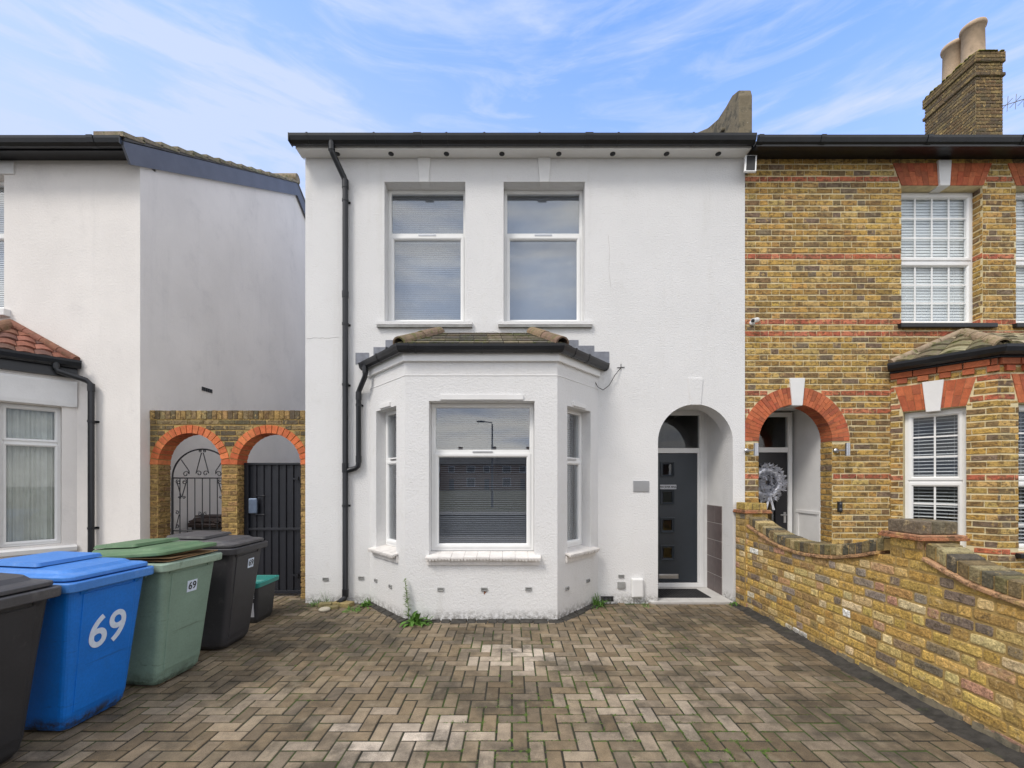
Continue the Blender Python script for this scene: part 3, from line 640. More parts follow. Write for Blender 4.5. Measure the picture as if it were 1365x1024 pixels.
def doorset(root, fd, u0, u1, ztop, ztr, leafmat, right, squares):
    n = 0; mb = MB(); mb.ring(fd, u0, u1, .03, ztop, [(0, n), (.052, n), (.062, n - .012), (.062, n - .07), (0, n - .07)])
    mb.fbox(fd, u0 + .063, u1 - .063, ztr, ztr + .075, -.065, -.001)
    o = mb.build('door_frame', 'upvc', root, bevel=.003)
    m = MB(); m.fbox(fd, u0 + .06, u1 - .06, ztr + .072, ztop - .06, -.04, -.03); m.build('fanlight', 'glass2', o)
    return o
fd = FX(6.50)
dfm = doorset(WH, fd, 1.842, 2.89, 2.683, 2.05, 'door', 1, 1)
mb = MB(); d0, d1 = 1.906, 2.824; d1 = 2.795
holes = [rect(2.35 - .07, 2.35 + .07, z - .08, z + .08) for z in (1.804, 1.387, .961, .544)]
mb.fbox(fd, 2.797, 2.827, .095, 2.048, -.06, -.003); mb.build('door_stop', 'upvc', dfm)
mb = MB(); mb.panel(fd, rect(d0, d1, .105, 2.043), holes, .05, n0=-.012); dr = mb.build('door', 'door', WH, bevel=.002)
for i, z in enumerate((1.804, 1.387, .961, .544)):
    m = MB(); m.ring(fd, 2.35 - .105, 2.35 + .105, z - .117, z + .117, [(0, -.012), (0, .004), (.012, .006), (.022, -.004), (.034, -.014), (.036, -.03), (.0, -.03)]); m.build('door_window_trim', 'door', dr)
    m = MB(); m.fbox(fd, 2.35 - .074, 2.35 + .074, z - .084, z + .084, -.036, -.030); m.build('door_window', 'glass2', dr)
m = MB(); m.fbox(fd, 2.21, 2.51, .155, .225, -.013, -.002); m.fbox(fd, 2.225, 2.495, .168, .214, -.0025, .004); m.build('letterbox', 'chrome', dr, bevel=.003)
m = MB(); m.fbox(fd, 2.235, 2.48, 1.505, 1.572, -.013, -.008); sg = m.build('door_sign', 'sticker', dr)
text_part('sign_lettering', 'NO JUNK MAIL', .036, dr, 'inkblack', wallmtx(fd, 2.357, 1.538, -.0075), .0006, bold=.0012)
m = MB(); m.fbox(fd, 1.90, 2.83, .03, .09, -.08, -.0705); m.build('threshold', 'upvc', dfm)
# rooms behind the glass
room(WH, -2.5, 1.69, 6.04, 9.5, .1, 2.75); room(WH, -2.5, 2.9, 6.04, 9.0, 3.2, 5.8); room(WH, 1.70, 2.92, 6.63, 9.5, .02, 2.75)
# dark damp edge along the foot of the bay
mb = MB()
for f_ in (bl, bf, br_):   # broken dark blocks and mortar haunching round the bay
    u = -.02
    while u < f_.L + .02:
        w_ = R.uniform(.07, .19); n1_ = .085 + R.uniform(-.02, .02); h_ = R.uniform(.004, .016); P = f_.p; u2 = min(u + w_, f_.L + .06)
        mb.hexa([P(u, -.05, n1_), P(u2, -.05, n1_ + R.uniform(-.01, .01)), P(u2, -.05, -.02), P(u, -.05, -.02), P(u + .004, h_ - .004, n1_ - .006), P(u2 - .004, h_ - .004, n1_ - .006), P(u2 - .004, h_ + .018, -.02), P(u + .004, h_ + .018, -.02)]); u = u2 + R.uniform(.002, .01)
tag(mb.build('concrete_edging', 'tarmac', bevel=.004), kind='structure')
for pts in ([(-.50, 3.60), (-.42, 3.612), (-.35, 3.605), (-.27, 3.618), (-.19, 3.61)], [(-2.74, 3.52), (-2.6, 3.535), (-2.45, 3.53), (-2.3, 3.55)], [(1.28, 4.9), (1.30, 4.7), (1.29, 4.45), (1.315, 4.2)], [(-1.0, 3.45 + .15), (-1.1, 3.59), (-1.25, 3.60)]):
    m = MB()
    for (a, b), (c, d) in zip(pts, pts[1:]):
        k = 5
        for i in range(k):
            q = [(a + (c - a) * t, b + (d - b) * t) for t in (i / k, (i + 1) / k)]; jx = R.uniform(-.004, .004); w_ = R.uniform(.0012, .0028)
            vert = abs(d - b) > abs(c - a); ox, oz = (w_, 0) if vert else (0, w_)
            m.prism(fw_, [(q[0][0], q[0][1] + jx), (q[1][0], q[1][1] + jx), (q[1][0] + ox, q[1][1] + jx + oz), (q[0][0] + ox, q[0][1] + jx + oz)][::1 if not vert else -1], -.002, .0022)
    m.build('crack', 'grout', WH)

# ============================================================ BRICK HOUSE
BH = thing('terraced_house', 'yellow brick house with red brick arches and bands, right of the white house', 'house', (6, 5.77, 0))
fb = FX(5.768); x0, x1 = 3.108, 10.3
v1 = (5.203, 6.295, 3.73, 5.57); v2 = (6.735, 7.83, 3.73, 5.57)
ac, ar, az = 3.787, .49, 2.16
mb = MB()
mb.panel(fb, rect(x0, x1, -.25, 5.96), [rect(*v1), rect(*v2), rect(5.3, 7.75, .12, 2.8), archloop(ac, ar + .008, az, -.12)], .215)
mb.box(x1 - .2, x1, 5.99, 14, -.2, 5.9); mb.build('wall', 'mortar', BH)
REDS = (5.634, 4.662, 3.79, 3.63, 2.84, 2.60, 1.66)
mb = MB(); fill(mb, fb.p, x0 - .01, x1, -.02, 5.94, rects=[v1, v2, (ac - ar, ac + ar, -.1, az), (5.12, 7.94, -.1, 3.02)], arcs=[(ac, .728, az, az)], red=REDS,
     traps=[(v1[0] - .0, v1[1] + .0, v1[0] - .12, v1[1] + .12, 5.565, 5.875), (v2[0], v2[1], v2[0] - .12, v2[1] + .12, 5.565, 5.875)])
# brick reveals of the windows and of the porch arch
for v in (v1, v2):
    for X, s in ((v[0], 1), (v[1], -1)):
        fill(mb, (lambda u, z, n, X=X, s=s: Vector((X + s * n, 5.768 + u, z))) if s > 0 else (lambda u, z, n, X=X: Vector((X - n, 5.768 + .13 - u, z))), .0, .13, v[2], v[3], red=REDS, bond='s')
for s in (1, -1):
    X = ac - s * ar
    fill(mb, (lambda u, z, n, X=X: Vector((X + n, 5.768 + u, z))) if s > 0 else (lambda u, z, n, X=X: Vector((X - n, 5.768 + .212 - u, z))), 0, .212, 0, az, bond='s')
mb.build('brickwork', 'brick', BH)
mb = MB(); vouss(mb, fb, ac, az, ar, .722, 36, -.21, .009); mb.build('arch_bricks', 'redbrick', BH)
for v in (v1, v2): mb = MB(); flatarch(mb, fb, v[0], v[1], 5.575, 5.872, .115, 15, -.13, .010, key=.068); mb.build('arch_bricks', 'redbrick', BH)
for um, wb, wt, a, b, n in ((ac + .015, .135, .205, 2.63, 3.0, .03), (5.76, .135, .18, 5.555, 5.90, .035), (7.29, .135, .18, 5.555, 5.90, .035)):
    mbx = MB(); keystone(mbx, fb, um, wb, wt, a, b, -.16, n); mbx.build('keystone', 'smooth', BH, bevel=.008)
for v in (v1, v2):
    window(BH, fb, v[0], v[1], v[2], v[3], .125, 4.62, blind='slatwhite', pitch=.040, tilt=1.33, upper_sash=True, bars=[(4, 3), (4, 3)], vent=False, bw=.044, glass='glass2', bo=.055)
    sillbox(fb, v[0] - .05, v[1] + .14, 3.665, 3.725, .06, BH, 'black', n0=-.12, slope=.003)
# eaves in black
mb = MB(); mb.box(XR, x1, 5.595, 5.76, 5.925, 5.94); mb.box(XR, x1, 5.575, 5.594, 5.92, 6.01); mb.build('fascia', 'black', BH)
mb = MB(); sweep(mb, [(XR + .004, 5.572), (x1, 5.572)], GUT, z=6.01); mb.box(XR + .01, x1, 5.50, 5.571, 5.895, 5.925)
for X in (3.16, 3.95, 5.3, 6.5, 7.8, 9.1): sweep(mb, [(X - .03, 5.571), (X + .03, 5.571)], [(n * 1.06, z * 1.07) for n, z in GUT], z=6.012)
mb.build('gutter', 'black', BH)
roof(BH, 3.30, 10.4, 5.50, 6.02, 9.95, 8.55)
# porch and door
mb = MB(); mb.box(4.279, 4.40, 5.984, 6.62, -.1, 2.75); mb.box(3.12, 3.26, 5.984, 6.62, -.1, 2.75); mb.box(3.261, 4.278, 5.984, 6.62, 2.69, 2.75)
mb.box(4.262, 4.279, 5.99, 6.49, 1.16, 1.20); mb.box(4.268, 4.279, 5.99, 6.49, .1, .25); mb.box(4.268, 4.279, 5.99, 6.04, .25, 1.16); mb.box(4.268, 4.279, 6.44, 6.49, .25, 1.16)
mb.box(3.261, 4.278, 5.72, 6.6, -.05, .02); mb.build('porch', 'smooth', BH)
f2 = FX(6.50); dfm2 = doorset(BH, f2, 3.262, 4.225, 2.66, 2.06, 'doorblack', 1, 0)
mb = MB(); pts = [(3.62, .95), (3.98, .95), (3.98, 1.65)] + [(3.80 + .18 * math.cos(math.pi * i / 12), 1.65 + .18 * math.sin(math.pi * i / 12)) for i in range(1, 12)] + [(3.62, 1.65)]
mb.panel(f2, rect(3.33, 4.155, .1, 2.055), [pts], .05, n0=-.012); d2 = mb.build('door', 'doorblack', BH, bevel=.002)
m = MB(); m.fbox(f2, 3.6, 4.0, .93, 1.85, -.045, -.035); m.build('door_window', 'glass', d2)
m = MB(); m.fbox(f2, 4.095, 4.13, 1.0, 1.16, -.012, .0); m.tube([f2.p(4.11, 1.12, 0), f2.p(4.11, 1.12, .04), f2.p(4.02, 1.12, .045)], .009, 8); m.build('door_handle', 'chrome', d2)
room(BH, 3.13, 4.5, 6.63, 10, 0, 2.75); room(BH, 4.6, 9.6, 5.99, 9.5, .1, 2.9); room(BH, 3.5, 9.8, 5.99, 9, 3.1, 5.8)
# bay of the brick house
QB = [(5.06, 5.765), (5.64, 5.01), (7.41, 5.01), (8.0, 5.765)]
ql, qf, qr = Fr(QB[0], QB[1]), Fr(QB[1], QB[2]), Fr(QB[2], QB[3]); m1, m2 = miter(.22, ql, qf), miter(.22, qf, qr)
a1 = (.125, .70, .80, 2.53); a2 = (.24, 1.53, .80, 2.53); a3 = (.22, .80, .80, 2.53)
mb = MB(); mb.panel(ql, rect(0, ql.L, -.25, 3.06), [rect(*a1)], .22, sl=-.2, sr=m1, ends=False); mb.panel(qf, rect(0, qf.L, -.25, 3.06), [rect(*a2)], .22, sl=m1, sr=m2, ends=False)
mb.panel(qr, rect(0, qr.L, -.25, 3.06), [rect(*a3)], .22, sl=m2, sr=-.2, ends=False); qb = mb.build('bay', 'mortar', BH)
mb = MB(); mr = MB(); RB = (2.86, 2.60, 1.66, .78)
for f_, a in ((ql, a1), (qf, a2), (qr, a3)):
    fill(mb, f_.p, -.009, f_.L + .009, -.02, 2.96, rects=[a], red=RB, bond='flemish' if f_ is qf else 's', traps=[(a[0], a[1], a[0] - .09, a[1] + .09, 2.525, 2.875)])
    mr = MB(); flatarch(mr, f_, a[0], a[1], 2.535, 2.87, .085, 9 if f_ is not qf else 17, -.12, .010, key=.060)
    um = (a[0] + a[1]) / 2; mk = MB(); keystone(mk, f_, um, .13, .20, 2.50, 2.885, -.13, .035); mk.build('keystone', 'smooth', qb, bevel=.006)
    u = .0
    while u < f_.L - .03:   # dentil course
        brickbox(mr, f_.p, u + .004, min(u + .221, f_.L), 2.975, 3.05, .045, jit(R.choice(REDA))); u += .225
    u = .07
    while u < f_.L - .08: mr.fbox(f_, u, u + .10, 2.905, 2.968, -.01, .035, jit(R.choice(REDA))); u += .20
    mr.build('arch_bricks', 'redbrick', qb)
mb.build('brickwork', 'brick', qb)
window(BH, ql, *a1, .09, 1.62, blind='slat', pitch=.045, tilt=.35, upper_sash=True, bars=[(2, 3), (2, 3)], vent=False, bw=.045, glass='glass2')
window(BH, qf, *a2, .09, 1.62, blind='slat', pitch=.045, tilt=.35, upper_sash=True, bars=[(4, 3), (4, 3)], vent=False, bw=.045, glass='glass2')
window(BH, qr, *a3, .09, 1.62, blind='slat', pitch=.045, tilt=.35, upper_sash=True, bars=[(2, 3), (2, 3)], vent=False, bw=.045, glass='glass2')
for f_, a in ((ql, a1), (qf, a2), (qr, a3)): sillbox(f_, a[0] - .04, a[1] + .04, .735, .79, .06, BH, 'black', n0=-.08, slope=.003)
mb = MB(); sweep(mb, QB, [(-.05, 3.055), (.055, 3.055), (.055, 3.16), (-.05, 3.16)]); mb.build('bay_fascia', 'black', BH)
mb = MB(); G1 = [tuple(p) for p in offset_line(QB, .057)]; sweep(mb, G1, GUT, z=3.17); bg2 = mb.build('bay_gutter', 'black', BH)
E = offset_line(QB, .10); zt = 3.58; T0, T1 = (5.98, 5.755, zt), (7.08, 5.755, zt); ze = 3.17
e = [(E[0].x + .05, E[0].y + .06, ze), (E[1].x, E[1].y, ze), (E[2].x, E[2].y, ze), (E[3].x - .05, E[3].y + .06, ze)]
TQ = [(.25, .21, .13), (.20, .165, .10), (.30, .25, .17), (.16, .14, .09)]
mb = MB(); mb.quad(dn(e[1]), dn(e[2]), dn(T1), dn(T0), TQ[0]); mb.add([dn(e[0]), dn(e[1]), dn(T0)], [(0, 1, 2)], TQ[0]); mb.add([dn(e[2]), dn(e[3]), dn(T1)], [(0, 1, 2)], TQ[0])
tiles(mb, e[1], e[2], T0, T1, 4, .24, TQ, wave=.03); tiles(mb, e[0], e[1], T0, T0, 4, .24, TQ, wave=.03); tiles(mb, e[2], e[3], T1, T1, 4, .24, TQ, wave=.03)
br2 = mb.build('bay_roof', 'tile', BH)
for a, b in ((e[1], T0), (e[2], T1)):
    mbx = MB(); ridge(mbx, Vector(a), Vector(b) + Vector((0, -.05, -.01)), 3, .08, (.30, .22, .15)); mbx.build('ridge_tile', 'tile', br2)
mbx = MB(); a, b = Vector(e[0]), Vector(T0)
for i in range(3): p, q = a.lerp(b, i / 3), a.lerp(b, (i + 1) / 3 - .01); mbx.tube([p + Vector((0, -.03, .03)), q + Vector((0, -.03, .03))], .045, 10, (.34, .26, .18))
mbx.build('verge_mortar', 'tile', br2)
# chimney
ch0, ch1, cy0, cy1, czt = 10.0, 10.58, 9.3, 10.45, 10.87
CHM = MB(); CHM.box(ch0 + .01, ch1 - .01, cy0 + .01, cy1 - .01, 7.8, czt - .02); cm = CHM.build('chimney', 'mortar', BH)
mb = MB(); DK = [(.19, .135, .055), (.14, .10, .05), (.10, .075, .045), (.24, .17, .07), (.17, .11, .05)]
def boxbrick(mb, x0, x1, y0, y1, z0, z1, pal=DK, h=.075):
    fill(mb, lambda u, z, n: Vector((x0 + u, y0 - n, z)), 0, x1 - x0, z0, z1, pal=pal, h=h, bond='s')
    fill(mb, lambda u, z, n: Vector((x0 - n, y1 - u, z)), 0, y1 - y0, z0, z1, pal=pal, h=h, bond='s')
    fill(mb, lambda u, z, n: Vector((x1 + n, y0 + u, z)), 0, y1 - y0, z0, z1, pal=pal, h=h, bond='s')
boxbrick(mb, ch0, ch1, cy0, cy1, 7.9, 10.35)
boxbrick(mb, ch0 - .03, ch1 + .03, cy0 - .03, cy1 + .03, 10.35, 10.425, h=.075); boxbrick(mb, ch0 + .0, ch1 - .0, cy0 + .0, cy1 - .0, 10.425, 10.65)
boxbrick(mb, ch0 - .03, ch1 + .03, cy0 - .03, cy1 + .03, 10.65, 10.875, h=.075)
mb.build('brickwork', 'brick', cm)
mb = MB(); mb.box(ch0 - .028, ch1 + .028, cy0 - .028, cy1 + .028, 10.352, 10.424, (.2, .15, .08)); mb.box(ch0 - .028, ch1 + .028, cy0 - .028, cy1 + .028, 10.652, 10.87, (.2, .15, .08))
for k in range(70):
    t = R.random(); x, y = (ch0 - .02 + R.uniform(-.01, .05), cy0 + t * 1.1) if R.random() < .6 else (ch0 + R.uniform(0, .56), cy0 - .02)
    mb.lathe((x, y, 10.87), [(0, .03), (.035, .018), (.045, -.005)], 6, (.22, .20, .03))
mb.build('mossy_cap', 'tile', cm)
for px, Yp, ty in ((1271, 10.05, 62), (1297, 9.62, 36)):
    X = PX(px, Yp); zt_ = PZ(ty, Yp); mbx = MB(); mbx.lathe((X, Yp, 0), [(.16, 10.85), (.19, 10.86), (.20, 10.9), (.195, 11.0), (.185, zt_ - .10), (.215, zt_ - .09), (.225, zt_ - .04), (.215, zt_), (.165, zt_), (.16, zt_ - .4)], 24); mbx.build('chimney_pot', 'pot', cm)
mb = MB(); mb.tube([(ch1 + .02, 9.35, 9.75), (ch1 + 1.5, 9.2, 10.15)], .008, 6)
for k in range(8): t = .1 + k * .12; mb.tube([(ch1 + 1.5 * t, 9.35, 9.60 + .4 * t), (ch1 + 1.5 * t, 9.33, 9.92 + .4 * t)], .005, 5); mb.tube([(ch1 + 1.5 * t - .05, 9.2, 9.76 + .4 * t), (ch1 + 1.5 * t + .05, 9.5, 9.76 + .4 * t)], .005, 5)
tag(mb.build('aerial', 'greystone'), 'thin television aerial rod sticking out right of the brick chimney', 'aerial')
# ============================================================ LEFT NEIGHBOUR
NH = thing('terraced_house', 'pale grey rendered house on the left with a gable end and red tiled bay', 'house', (-7, 5.8, 0))
fn = FX(5.80); n1, n2 = -10.2, -5.0
u1_ = (-7.95, -6.83, 3.93, 5.74)
mb = MB(); mb.panel(fn, rect(n1, n2, -.25, 5.955), [rect(*u1_), rect(-8.55, -6.16, .15, 2.75)], .25)
side = Fr((-5.0, 6.05), (-5.0, 14.1)); mb.panel(Fr((-5.0, 5.8), (-5.0, 14.1)), [(.25, -.25), (8.3, -.25), (8.3, 5.93), (4.15, 8.27), (.25, 6.06)], [], .22)
mb.build('wall', 'render2', NH)
window(NH, fn, *u1_, .12, 5.0, blind='slat', pitch=.03, tilt=1.2)
sillbox(fn, u1_[0] - .06, u1_[1] + .09, 3.83, 3.93, .08, NH, 'smooth', n0=-.11)
mb = MB(); mb.fbox(fn, u1_[0] - .15, u1_[1] + .15, 5.745, 5.91, -.01, .02); mb.build('lintel', 'smooth', NH, bevel=.004)
NB = [(-8.86, 5.8), (-8.24, 5.06), (-6.47, 5.06), (-5.85, 5.8)]
nl, nf_, nr = Fr(NB[0], NB[1]), Fr(NB[1], NB[2]), Fr(NB[2], NB[3]); m1, m2 = miter(.22, nl, nf_), miter(.22, nf_, nr)
b1 = (.15, .65, .80, 2.60); b2 = (.24, 1.53, .80, 2.60); b3 = (.29, .825, .80, 2.60)
mb = MB(); mb.panel(nl, rect(0, nl.L, -.25, 3.06), [rect(*b1)], .22, sl=-.2, sr=m1, ends=False); mb.panel(nf_, rect(0, nf_.L, -.25, 3.06), [rect(*b2)], .22, sl=m1, sr=m2, ends=False)
mb.panel(nr, rect(0, nr.L, -.25, 3.06), [rect(*b3)], .22, sl=m2, sr=-.2, ends=False); nb = mb.build('bay', 'render2', NH)
mb = MB(); sweep(mb, NB, [(-.01, 2.61), (.035, 2.61), (.04, 2.66), (.04, 2.92), (.03, 2.95), (-.01, 2.96)]); mb.build('cornice', 'smooth', nb, bevel=.004)
mb = MB(); sweep(mb, NB, [(-.01, .70), (.05, .70), (.055, .755), (-.01, .78)]); mb.build('sill', 'smooth', nb, bevel=.004)
mb = MB(); sweep(mb, NB, [(-.01, -.1), (.02, -.1), (.02, .61), (-.01, .61)]); mb.build('plinth', 'boxgrey', nb)
for f_, a in ((nl, b1), (nf_, b2), (nr, b3)):
    w = window(NH, f_, a[0], a[1], a[2], a[3], .10, 2.12, blind=None, vent=False, upper_sash=True, fw=.038, glass='glass2', sw=.030)
    cb = MB(); k = 70; vs = []
    for i in range(k + 1):
        t = i / k; u = a[0] + .02 + (a[1] - a[0] - .04) * t; n = -.22 + .018 * math.sin(t * 60 + math.sin(t * 13) * 2) + .008 * math.sin(t * 137)
        vs += [f_.p(u, a[2] + .03, n), f_.p(u + .004 * math.sin(i), a[3] - .03, n * .9)]
    cb.add(vs, [(2 * i, 2 * i + 2, 2 * i + 3, 2 * i + 1) for i in range(k)], smooth=True); cb.build('curtain', 'curtain', w)
room(NH, -9.5, -5.3, 6.06, 9.5, .1, 2.9); room(NH, -9.5, -5.3, 6.06, 9, 3.2, 5.8)
mb = MB(); sweep(mb, NB, [(-.05, 3.0), (.06, 3.0), (.06, 3.16), (-.05, 3.16)]); mb.build('bay_fascia', 'black', NH)
mb = MB(); G2 = [tuple(p) for p in offset_line(NB, .062)]; G2[-1] = gpt(G2[-1], G2[-2], -.03); sweep(mb, G2, GUT, z=3.22); mb.build('bay_gutter', 'black', NH)
E = offset_line(NB, .11); zt = 3.72; T0, T1 = (-7.9, 5.79, zt), (-6.72, 5.79, zt); ze = 3.215
e = [(E[0].x + .05, E[0].y + .06, ze), (E[1].x, E[1].y, ze), (E[2].x, E[2].y, ze), (E[3].x - .05, E[3].y + .06, ze)]
TR = [(.20, .075, .045), (.17, .07, .045), (.23, .095, .06), (.13, .06, .045)]
mb = MB(); mb.quad(dn(e[1]), dn(e[2]), dn(T1), dn(T0), TR[0]); mb.add([dn(e[0]), dn(e[1]), dn(T0)], [(0, 1, 2)], TR[0]); mb.add([dn(e[2]), dn(e[3]), dn(T1)], [(0, 1, 2)], TR[0])
tiles(mb, e[1], e[2], T0, T1, 5, .16, TR, wave=.022); tiles(mb, e[0], e[1], T0, T0, 5, .16, TR, wave=.022); tiles(mb, e[2], e[3], T1, T1, 5, .16, TR, wave=.022)
br3 = mb.build('bay_roof', 'redtile', NH)
mbx = MB(); ridge(mbx, Vector(e[2]) + Vector((0, 0, .01)), Vector(T1), 3, .085, (.18, .10, .06)); mbx.build('ridge_tile', 'redtile', br3)
mbx = MB(); a, b = Vector(e[3]), Vector(T1)
for i in range(4): p, q = a.lerp(b, i / 4), a.lerp(b, (i + 1) / 4 - .01); mbx.tube([p + Vector((0, -.03, .03)), q + Vector((0, -.03, .03))], .05, 10, jit((.20, .085, .055), .2))
mbx.build('verge_tile', 'redtile', br3)
mb = MB(); mb.box(n1, n2 + .02, 5.60, 5.79, 5.93, 5.945); mb.box(n1, n2 + .035, 5.575, 5.599, 5.895, 6.0); mb.build('fascia', 'black', NH)
mb = MB(); sweep(mb, [(n1, 5.572), (n2 + .03, 5.572)], GUT, z=6.005); mb.box(n2 + .028, n2 + .036, 5.455, 5.57, 5.905, 6.01)
for X in (-5.35, -6.6): sweep(mb, [(X - .04, 5.571), (X + .04, 5.571)], [(n * 1.06, z * 1.07) for n, z in GUT], z=6.008)
mb.build('gutter', 'black', NH)
roof(NH, n1, n2 + .06, 5.50, 6.02, 9.95, 8.55, 'slate', .05)
mb = MB(); fs = Fr((-5.0, 0), (-5.0, 1)); sl = (8.22 - 5.68) / (9.95 - 5.5)   # bargeboard on the gable
mb.prism(fs, [(5.60, 5.735), (9.95, 8.22), (9.95, 8.50), (5.50, 5.955), (5.50, 5.90)], .022, .052); mb.prism(fs, [(9.951, 8.22), (14.3, 5.735), (14.3, 5.98), (9.951, 8.50)], .022, .052)
mb.build('bargeboard', 'boxgrey', NH)
mb = MB()
for i in range(15):   # verge tiles
    t0, t1 = i / 15, (i + 1.12) / 15; y0, y1 = 5.46 + 4.49 * t0, 5.46 + 4.49 * min(t1, 1.0); z0 = 6.00 + 2.53 * t0; z1 = 6.00 + 2.53 * min(t1, 1); c = jit((.22, .19, .13), .25)
    mb.hexa([(-5.30, y0, z0 - .005), (-4.925, y0, z0 - .005), (-4.925, y1, z1 - .03), (-5.30, y1, z1 - .03), (-5.30, y0, z0 + .055), (-4.925, y0, z0 + .055), (-4.925, y1, z1 + .008), (-5.30, y1, z1 + .008)], c)
mb.tube([(n1, 9.95, 8.60), (-4.94, 9.95, 8.60)], .11, 12, (.25, .2, .14)); mb.build('verge_tile', 'tile', NH)
xg = PX(121, 5.73); xa = PX(75, 5.57)
dpipe(NH, [(xa, 5.57, 3.17), (xa, 5.57, 3.09), (xa + .02, 5.575, 3.05), (xg - .04, 5.71, 2.96), (xg, 5.735, 2.91), (xg, 5.735, .05)], .035, [((xa, 5.57, 3.16), (xa, 5.57, 3.08)), ((xg, 5.735, 2.92), (xg, 5.735, 2.82))], [(xg, 5.735, 2.42), (xg, 5.735, 1.0)], wallY=5.80)
mb = MB()   # small louvre on the side wall
for k in range(5): mb.fbox(fs, 6.95 + k * .05, 6.985 + k * .05, 3.09, 3.15, -.002, .012)
mb.build('wall_vent', 'black', NH)
# ============================================================ PASSAGE ARCH WALL
AW = thing('brick_arch_wall', 'yellow brick wall with two red brick arches closing the passage between the houses', 'wall', (-3.9, 5.95, 0))
fa_ = FX(5.957); A1, A2 = (-4.446, .437, 1.85), (-3.352, .437, 1.85); LX, RX, AT = -4.998, -2.757, 2.60
mb = MB(); mb.panel(fa_, rect(LX, RX, -.2, AT - .01), [archloop(A1[0], A1[1] + .007, A1[2], -.12), archloop(A2[0], A2[1] + .007, A2[2], -.12)], .216); mb.build('wall', 'mortar2', AW)
P1 = [(.30, .19, .065), (.26, .165, .06), (.34, .225, .085), (.22, .14, .055), (.29, .18, .07)]; P2 = [(.16, .12, .06), (.12, .09, .05), (.20, .15, .07), (.10, .08, .05), (.24, .18, .08)]
mb = MB(); gaps = [(A1[0] - .437, A1[0] + .437, -.1, 1.85), (A2[0] - .437, A2[0] + .437, -.1, 1.85)]; ar2 = [(A1[0], .557, 1.85, 1.85), (A2[0], .557, 1.85, 1.85)]
fill(mb, fa_.p, LX, RX, 0, 2.10, rects=gaps, arcs=ar2, h=.075, pal=P1, bond='s'); fill(mb, fa_.p, LX, RX, 2.10, 2.475, rects=gaps, arcs=ar2, h=.075, pal=P2, bond='s')
for A in (A1, A2):
    fill(mb, lambda u, z, n, A=A: Vector((A[0] - .437 + n, 5.957 + u, z)), 0, .214, 0, 1.85, h=.075, pal=P1, bond='s'); fill(mb, lambda u, z, n, A=A: Vector((A[0] + .437 - n, 6.171 - u, z)), 0, .214, 0, 1.85, h=.075, pal=P1, bond='s')
mb.build('brickwork', 'brick', AW)
mb = MB(); u = LX
while u < RX - .03: c = jit(R.choice(P1 + P2), .2); mb.box(u + .004, min(u + .068, RX), 5.945 + R.uniform(0, .005), 6.18, 2.482, AT + R.uniform(-.003, .003), c); u += .0715
mb.build('coping', 'brick', AW, bevel=.004)
for A in (A1, A2): mb = MB(); vouss(mb, fa_, A[0], A[2], .438, .548, 19, -.214, .012, pal=[(.50, .13, .045), (.45, .11, .04), (.55, .16, .06)], stag=False, jo=.011); mb.build('arch_bricks', 'redbrick', AW)
# ---- scroll gate
IG = thing('metal_gate', 'open black wrought iron gate with scrolls standing in the left brick arch', 'gate', (-4.42, 6.13, 0))
mb = MB(); gy = 6.13; gx = -4.40; hw = .425; zb = 1.67
def sp(cx, cz, r, turns=1.3, a0=0, sgn=1): return [(cx + sgn * r * (1 - t * .75) * math.cos(a0 + t * turns * 6.283), gy, cz + r * (1 - t * .75) * math.sin(a0 + t * turns * 6.283)) for t in [i / 22 for i in range(23)]]
mb.tube([(gx + hw * math.cos(math.pi * i / 24), gy, zb + .41 * math.sin(math.pi * i / 24)) for i in range(25)], .011, 8)
for s in (-1, 1): mb.tube([(gx + s * hw, gy, .08), (gx + s * hw, gy, zb)], .014, 8)
for z in (zb, .92, .12): mb.tube([(gx - hw, gy, z), (gx + hw, gy, z)], .010, 8)
for i in range(1, 8): x = gx - hw + i * hw / 4; mb.tube([(x, gy, .12), (x, gy, zb)], .0065, 6)
fr_ = mb.build('frame', 'iron', IG)
def scroll(path, r_, seg=6):
    m = MB(); m.tube(path, r_, seg); m.build('scroll', 'iron', IG)
for s in (-1, 1):
    scroll([(gx + s * .012, gy, zb + .36)] + [(gx + s * (.012 + .075 * t), gy, zb + .36 - .28 * t) for t in (.5, 1)] + sp(gx + s * .048, zb + .065, .042, 1.1, 0, s), .0065, 6)
    scroll(sp(gx + s * .035, zb + .385, .022, 1.2, 1.5, s), .006, 6)
    scroll([(gx + s * .30, gy, zb + .26), (gx + s * .19, gy, zb + .10)] + sp(gx + s * .235, zb + .055, .045, 1.1, 0, -s), .0065, 6)
    for q in (.29,): 
        scroll(sp(gx + s * (q - .035), zb - .055, .036, 1.2, 2, s), .0065, 6); scroll(sp(gx + s * (q + .05), zb - .055, .036, 1.2, 2, -s), .0065, 6)
        scroll([(gx + s * (q - .06), gy, zb - .06), (gx + s * q, gy, zb - .27)], .0065, 6); scroll([(gx + s * (q + .07), gy, zb - .06), (gx + s * (q + .01), gy, zb - .27)], .0065, 6)
        for c in (-.03, .03): scroll(sp(gx + s * (q) + c, zb - .28, .022, 1.2, 0, 1 if c > 0 else -1), .005, 6)
    scroll([(gx, gy, .98)] + [(gx + s * .02, gy, 1.1), (gx + s * .005, gy, 1.16)], .006, 6); scroll(sp(gx + s * .04, 1.16, .028, 1.2, 1, s), .0055, 6)
    scroll([(gx + s * .38, gy, .95), (gx + s * .33, gy, 1.15)], .0055, 6); scroll(sp(gx + s * .36, 1.18, .028, 1.2, 1, s), .0055, 6); scroll(sp(gx + s * .36, .98, .028, 1.2, 1, s), .0055, 6)

